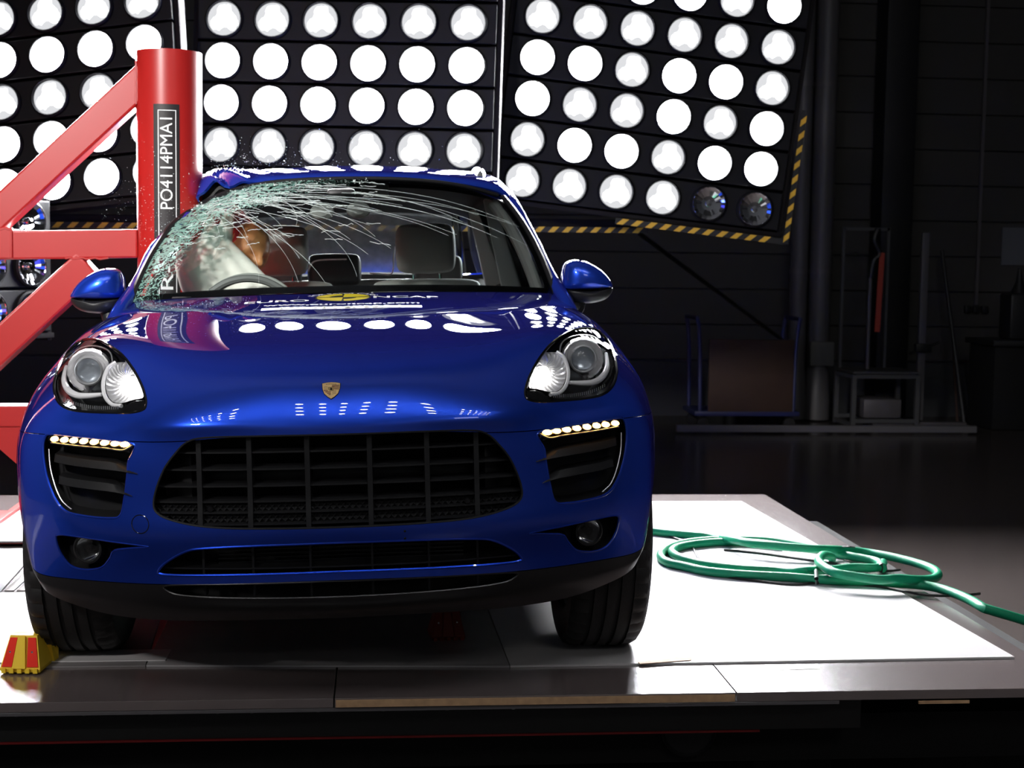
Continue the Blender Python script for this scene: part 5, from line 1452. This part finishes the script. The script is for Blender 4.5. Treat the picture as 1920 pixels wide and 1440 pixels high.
# platform trolley
p0, p1 = bt(1282, 780, 10.2), bt(1492, 780, 10.2); xm = (p0.x+p1.x)/2; Wt = p1.x-p0.x
e = empty('platform_trolley', (xm, 10.2, FZ), label='blue tube trolley carrying a brown board panel against the far wall', cat='trolley')
MB().box((0, 0, .17), (Wt*.92, .6, .05), bev=.01).build('deck', TBLUE, e)
MB().box((.03, -.28, .56), (Wt*.74, .03, .74), bev=.004).build('board_panel', BROWN, e)
for s in (-1, 1):
    x = s*Wt*.44
    for y in (-.26, .26):
        MB().tube(catmull([(x*.93, y, .19), (x*.95, y, .75), (x*.98, y, 1.02), (x*1.02, y, 1.14)], 5), .02, 8).build('handle_post', TBLUE, e)
    MB().tube([(x*1.02, -.26, 1.14), (x*1.02, .26, 1.14)], .02, 8).build('handle_bar', TBLUE, e)
    for y in (-.24, .24): MB().lathe([(0, -.02), (.06, -.02), (.065, 0), (.06, .02), (0, .02)], (s*Wt*.38, y, .065), 'Y', 18).build('caster', RUBBER, e)
# floor rail
p0, p1 = Vector(atZ(1268, 797, FZ+.03)), Vector(atZ(1830, 800, FZ+.03))
yr = 9.6; p0 = bt(1268, 797, yr); p1 = bt(1830, 800, yr)
t = MB().box(((p0.x+p1.x)/2, yr, FZ+.055), (p1.x-p0.x, .06, .07), bev=.006).build('floor_rail', mat('pale_grey_rail', (.13, .125, .13), .5), None, True, 20); tag(t, 'long pale grey rail lying on the floor before the trolley', 'rail')
# steel frame cart with orange tipped tool
p0, p1 = bt(1585, 700, 10.2), bt(1702, 700, 10.2); xm = (p0.x+p1.x)/2; Wt = p1.x-p0.x
e = empty('steel_cart', (xm, 10.2, FZ), label='grey square tube cart with tall back frame beside the black column', cat='cart')
PT = mat('grey_tube', (.08, .08, .082), .5)
for x in (-Wt/2, Wt/2):
    for y in (-.28, .28): MB().box((x, y, .30), (.045, .045, .55)).build('leg', PT, e, False)
    for z in (.06, .56): MB().box((x, 0, z), (.04, .6, .04)).build('side_tube', PT, e, False)
for y in (-.28, .28):
    for z in (.10, .56): MB().box((0, y, z), (Wt, .04, .04)).build('cross_tube', PT, e, False)
MB().box((0, 0, .60), (Wt+.04, .62, .02)).build('top_shelf', PT, e, False)
MB().box((0, -.02, .22), (Wt*.6, .4, .2), bev=.02).build('storage_box', GREY_STEEL, e)
for x in (-Wt*.47, Wt*.25): MB().box((x, .26, 1.35), (.03, .03, 1.5)).build('back_post', PT, e, False)
MB().box((-Wt*.11, .26, 2.08), (Wt*.74, .03, .03)).build('back_top', PT, e, False)
e = empty('pole_tool', tuple(bt(1626, 692, 10.15)), label='slim lifting tool with orange red strap standing on the grey cart', cat='tool')
MB().tube([(0, 0, 0), (.0, 0, 1.0)], .022, 8).build('tool_shaft', PIPEG, e)
MB().tube(catmull([(0, -.02, .95), (.02, -.03, 1.12), (.08, -.03, 1.20), (.02, -.03, 1.34), (.06, -.02, 1.46)], 5), .03, 8).build('tool_head', BLKPL, e)
MB().box((.085, -.05, .80), (.055, .015, .82), Matrix.Rotation(.03, 3, 'Y')).build('strap', mat('orange_red_strap', (.45, .06, .035), .5), e, False)
# stand with clamp
p = bt(1722, 785, 10.0); e = empty('upright_stand', (p.x, 10.0, FZ), label='tall pale upright stand with a clamp, in front of the black column', cat='stand')
zt_ = bt(1732, 437, 10.0).z-FZ
MB().box((.0, 0, .06), (1.0, .10, .05), bev=.004).build('foot_bar', GREY_STEEL, e)
for x in (-.48, .48): MB().box((x, 0, .03), (.06, .14, .06)).build('foot', GREY_STEEL, e, False)
MB().box((0, 0, zt_/2+.05), (.075, .06, zt_-.1), bev=.006).build('upright', PIPEG, e)
MB().box((0, -.05, zt_*.42), (.17, .08, .09), bev=.01).build('clamp', BLKPL, e); MB().tube([(-.15, -.06, zt_*.39), (.17, -.06, zt_*.45)], .012, 6).build('clamp_lever', BLKPL, e)
# leaning broom rods
t = MB().tube([bt(1766, 470, 11.1), bt(1808, 795, 10.5)], .022, 8).build('leaning_pole', BLKPL, None); tag(t, 'black pole leaning on the wall left of the workbench', 'pole')
t = MB().tube([bt(1785, 600, 11.1), bt(1795, 795, 10.6)], .014, 8).build('broomstick', BROWN, None); tag(t, 'thin brown broomstick standing beside the black leaning pole', 'broomstick')
# conduit with three sockets
x = bt(1832, 500, WY)[0]; zs = bt(1832, 580, WY)[2]
e = empty('socket_strip', (x, WY-.0, zs), label='three black wall sockets in a row at the foot of a pale conduit', cat='socket')
for k in (-1, 0, 1): MB().box((k*.10, -.02, 0), (.07, .06, .08), bev=.008).build('socket', BLKPL, e)
MB().box((0.0, -.01, 1.9), (.035, .03, 3.7)).build('conduit', GREY_STEEL, e, False)
p = bt(1905, 462, WY); t = MB().box((p.x, WY-.005, p.z), (.34, .006, .42)).build('paper_notice', mat('paper', (.12, .125, .135), .7), None, False); tag(t, 'pale paper notice pinned to the wall above the workbench', 'notice')
# workbench and tool bag
p0 = bt(1840, 635, 10.3); top_ = p0.z-FZ
e = empty('workbench', (p0.x+.9, 10.3, FZ), label='dark workbench cut by the right edge of the picture', cat='workbench')
MB().box((0, 0, top_-.03), (1.85, .75, .06), bev=.008).build('bench_top', BLKPL, e)
for x in (-.6, 0, .6): MB().box((x, .02, (top_-.06)/2), (.56, .66, top_-.07), bev=.01).build('drawer_unit', DARK, e)
p = bt(1925, 607, 10.3); e = empty('tool_case', (p.x, 10.3, FZ+top_), label='black tool case with a cone on top, standing on the workbench', cat='case')
h_ = bt(1905, 550, 10.3).z-FZ-top_
MB().box((0, 0, h_/2), (.50, .3, h_), bev=.03).build('case_body', BLKPL, e)
MB().lathe([(.09, 0), (.04, .12), (.015, .26), (0, .27)], (-.10, 0, h_), 'Z', 16).build('case_cone', BLKPL, e)
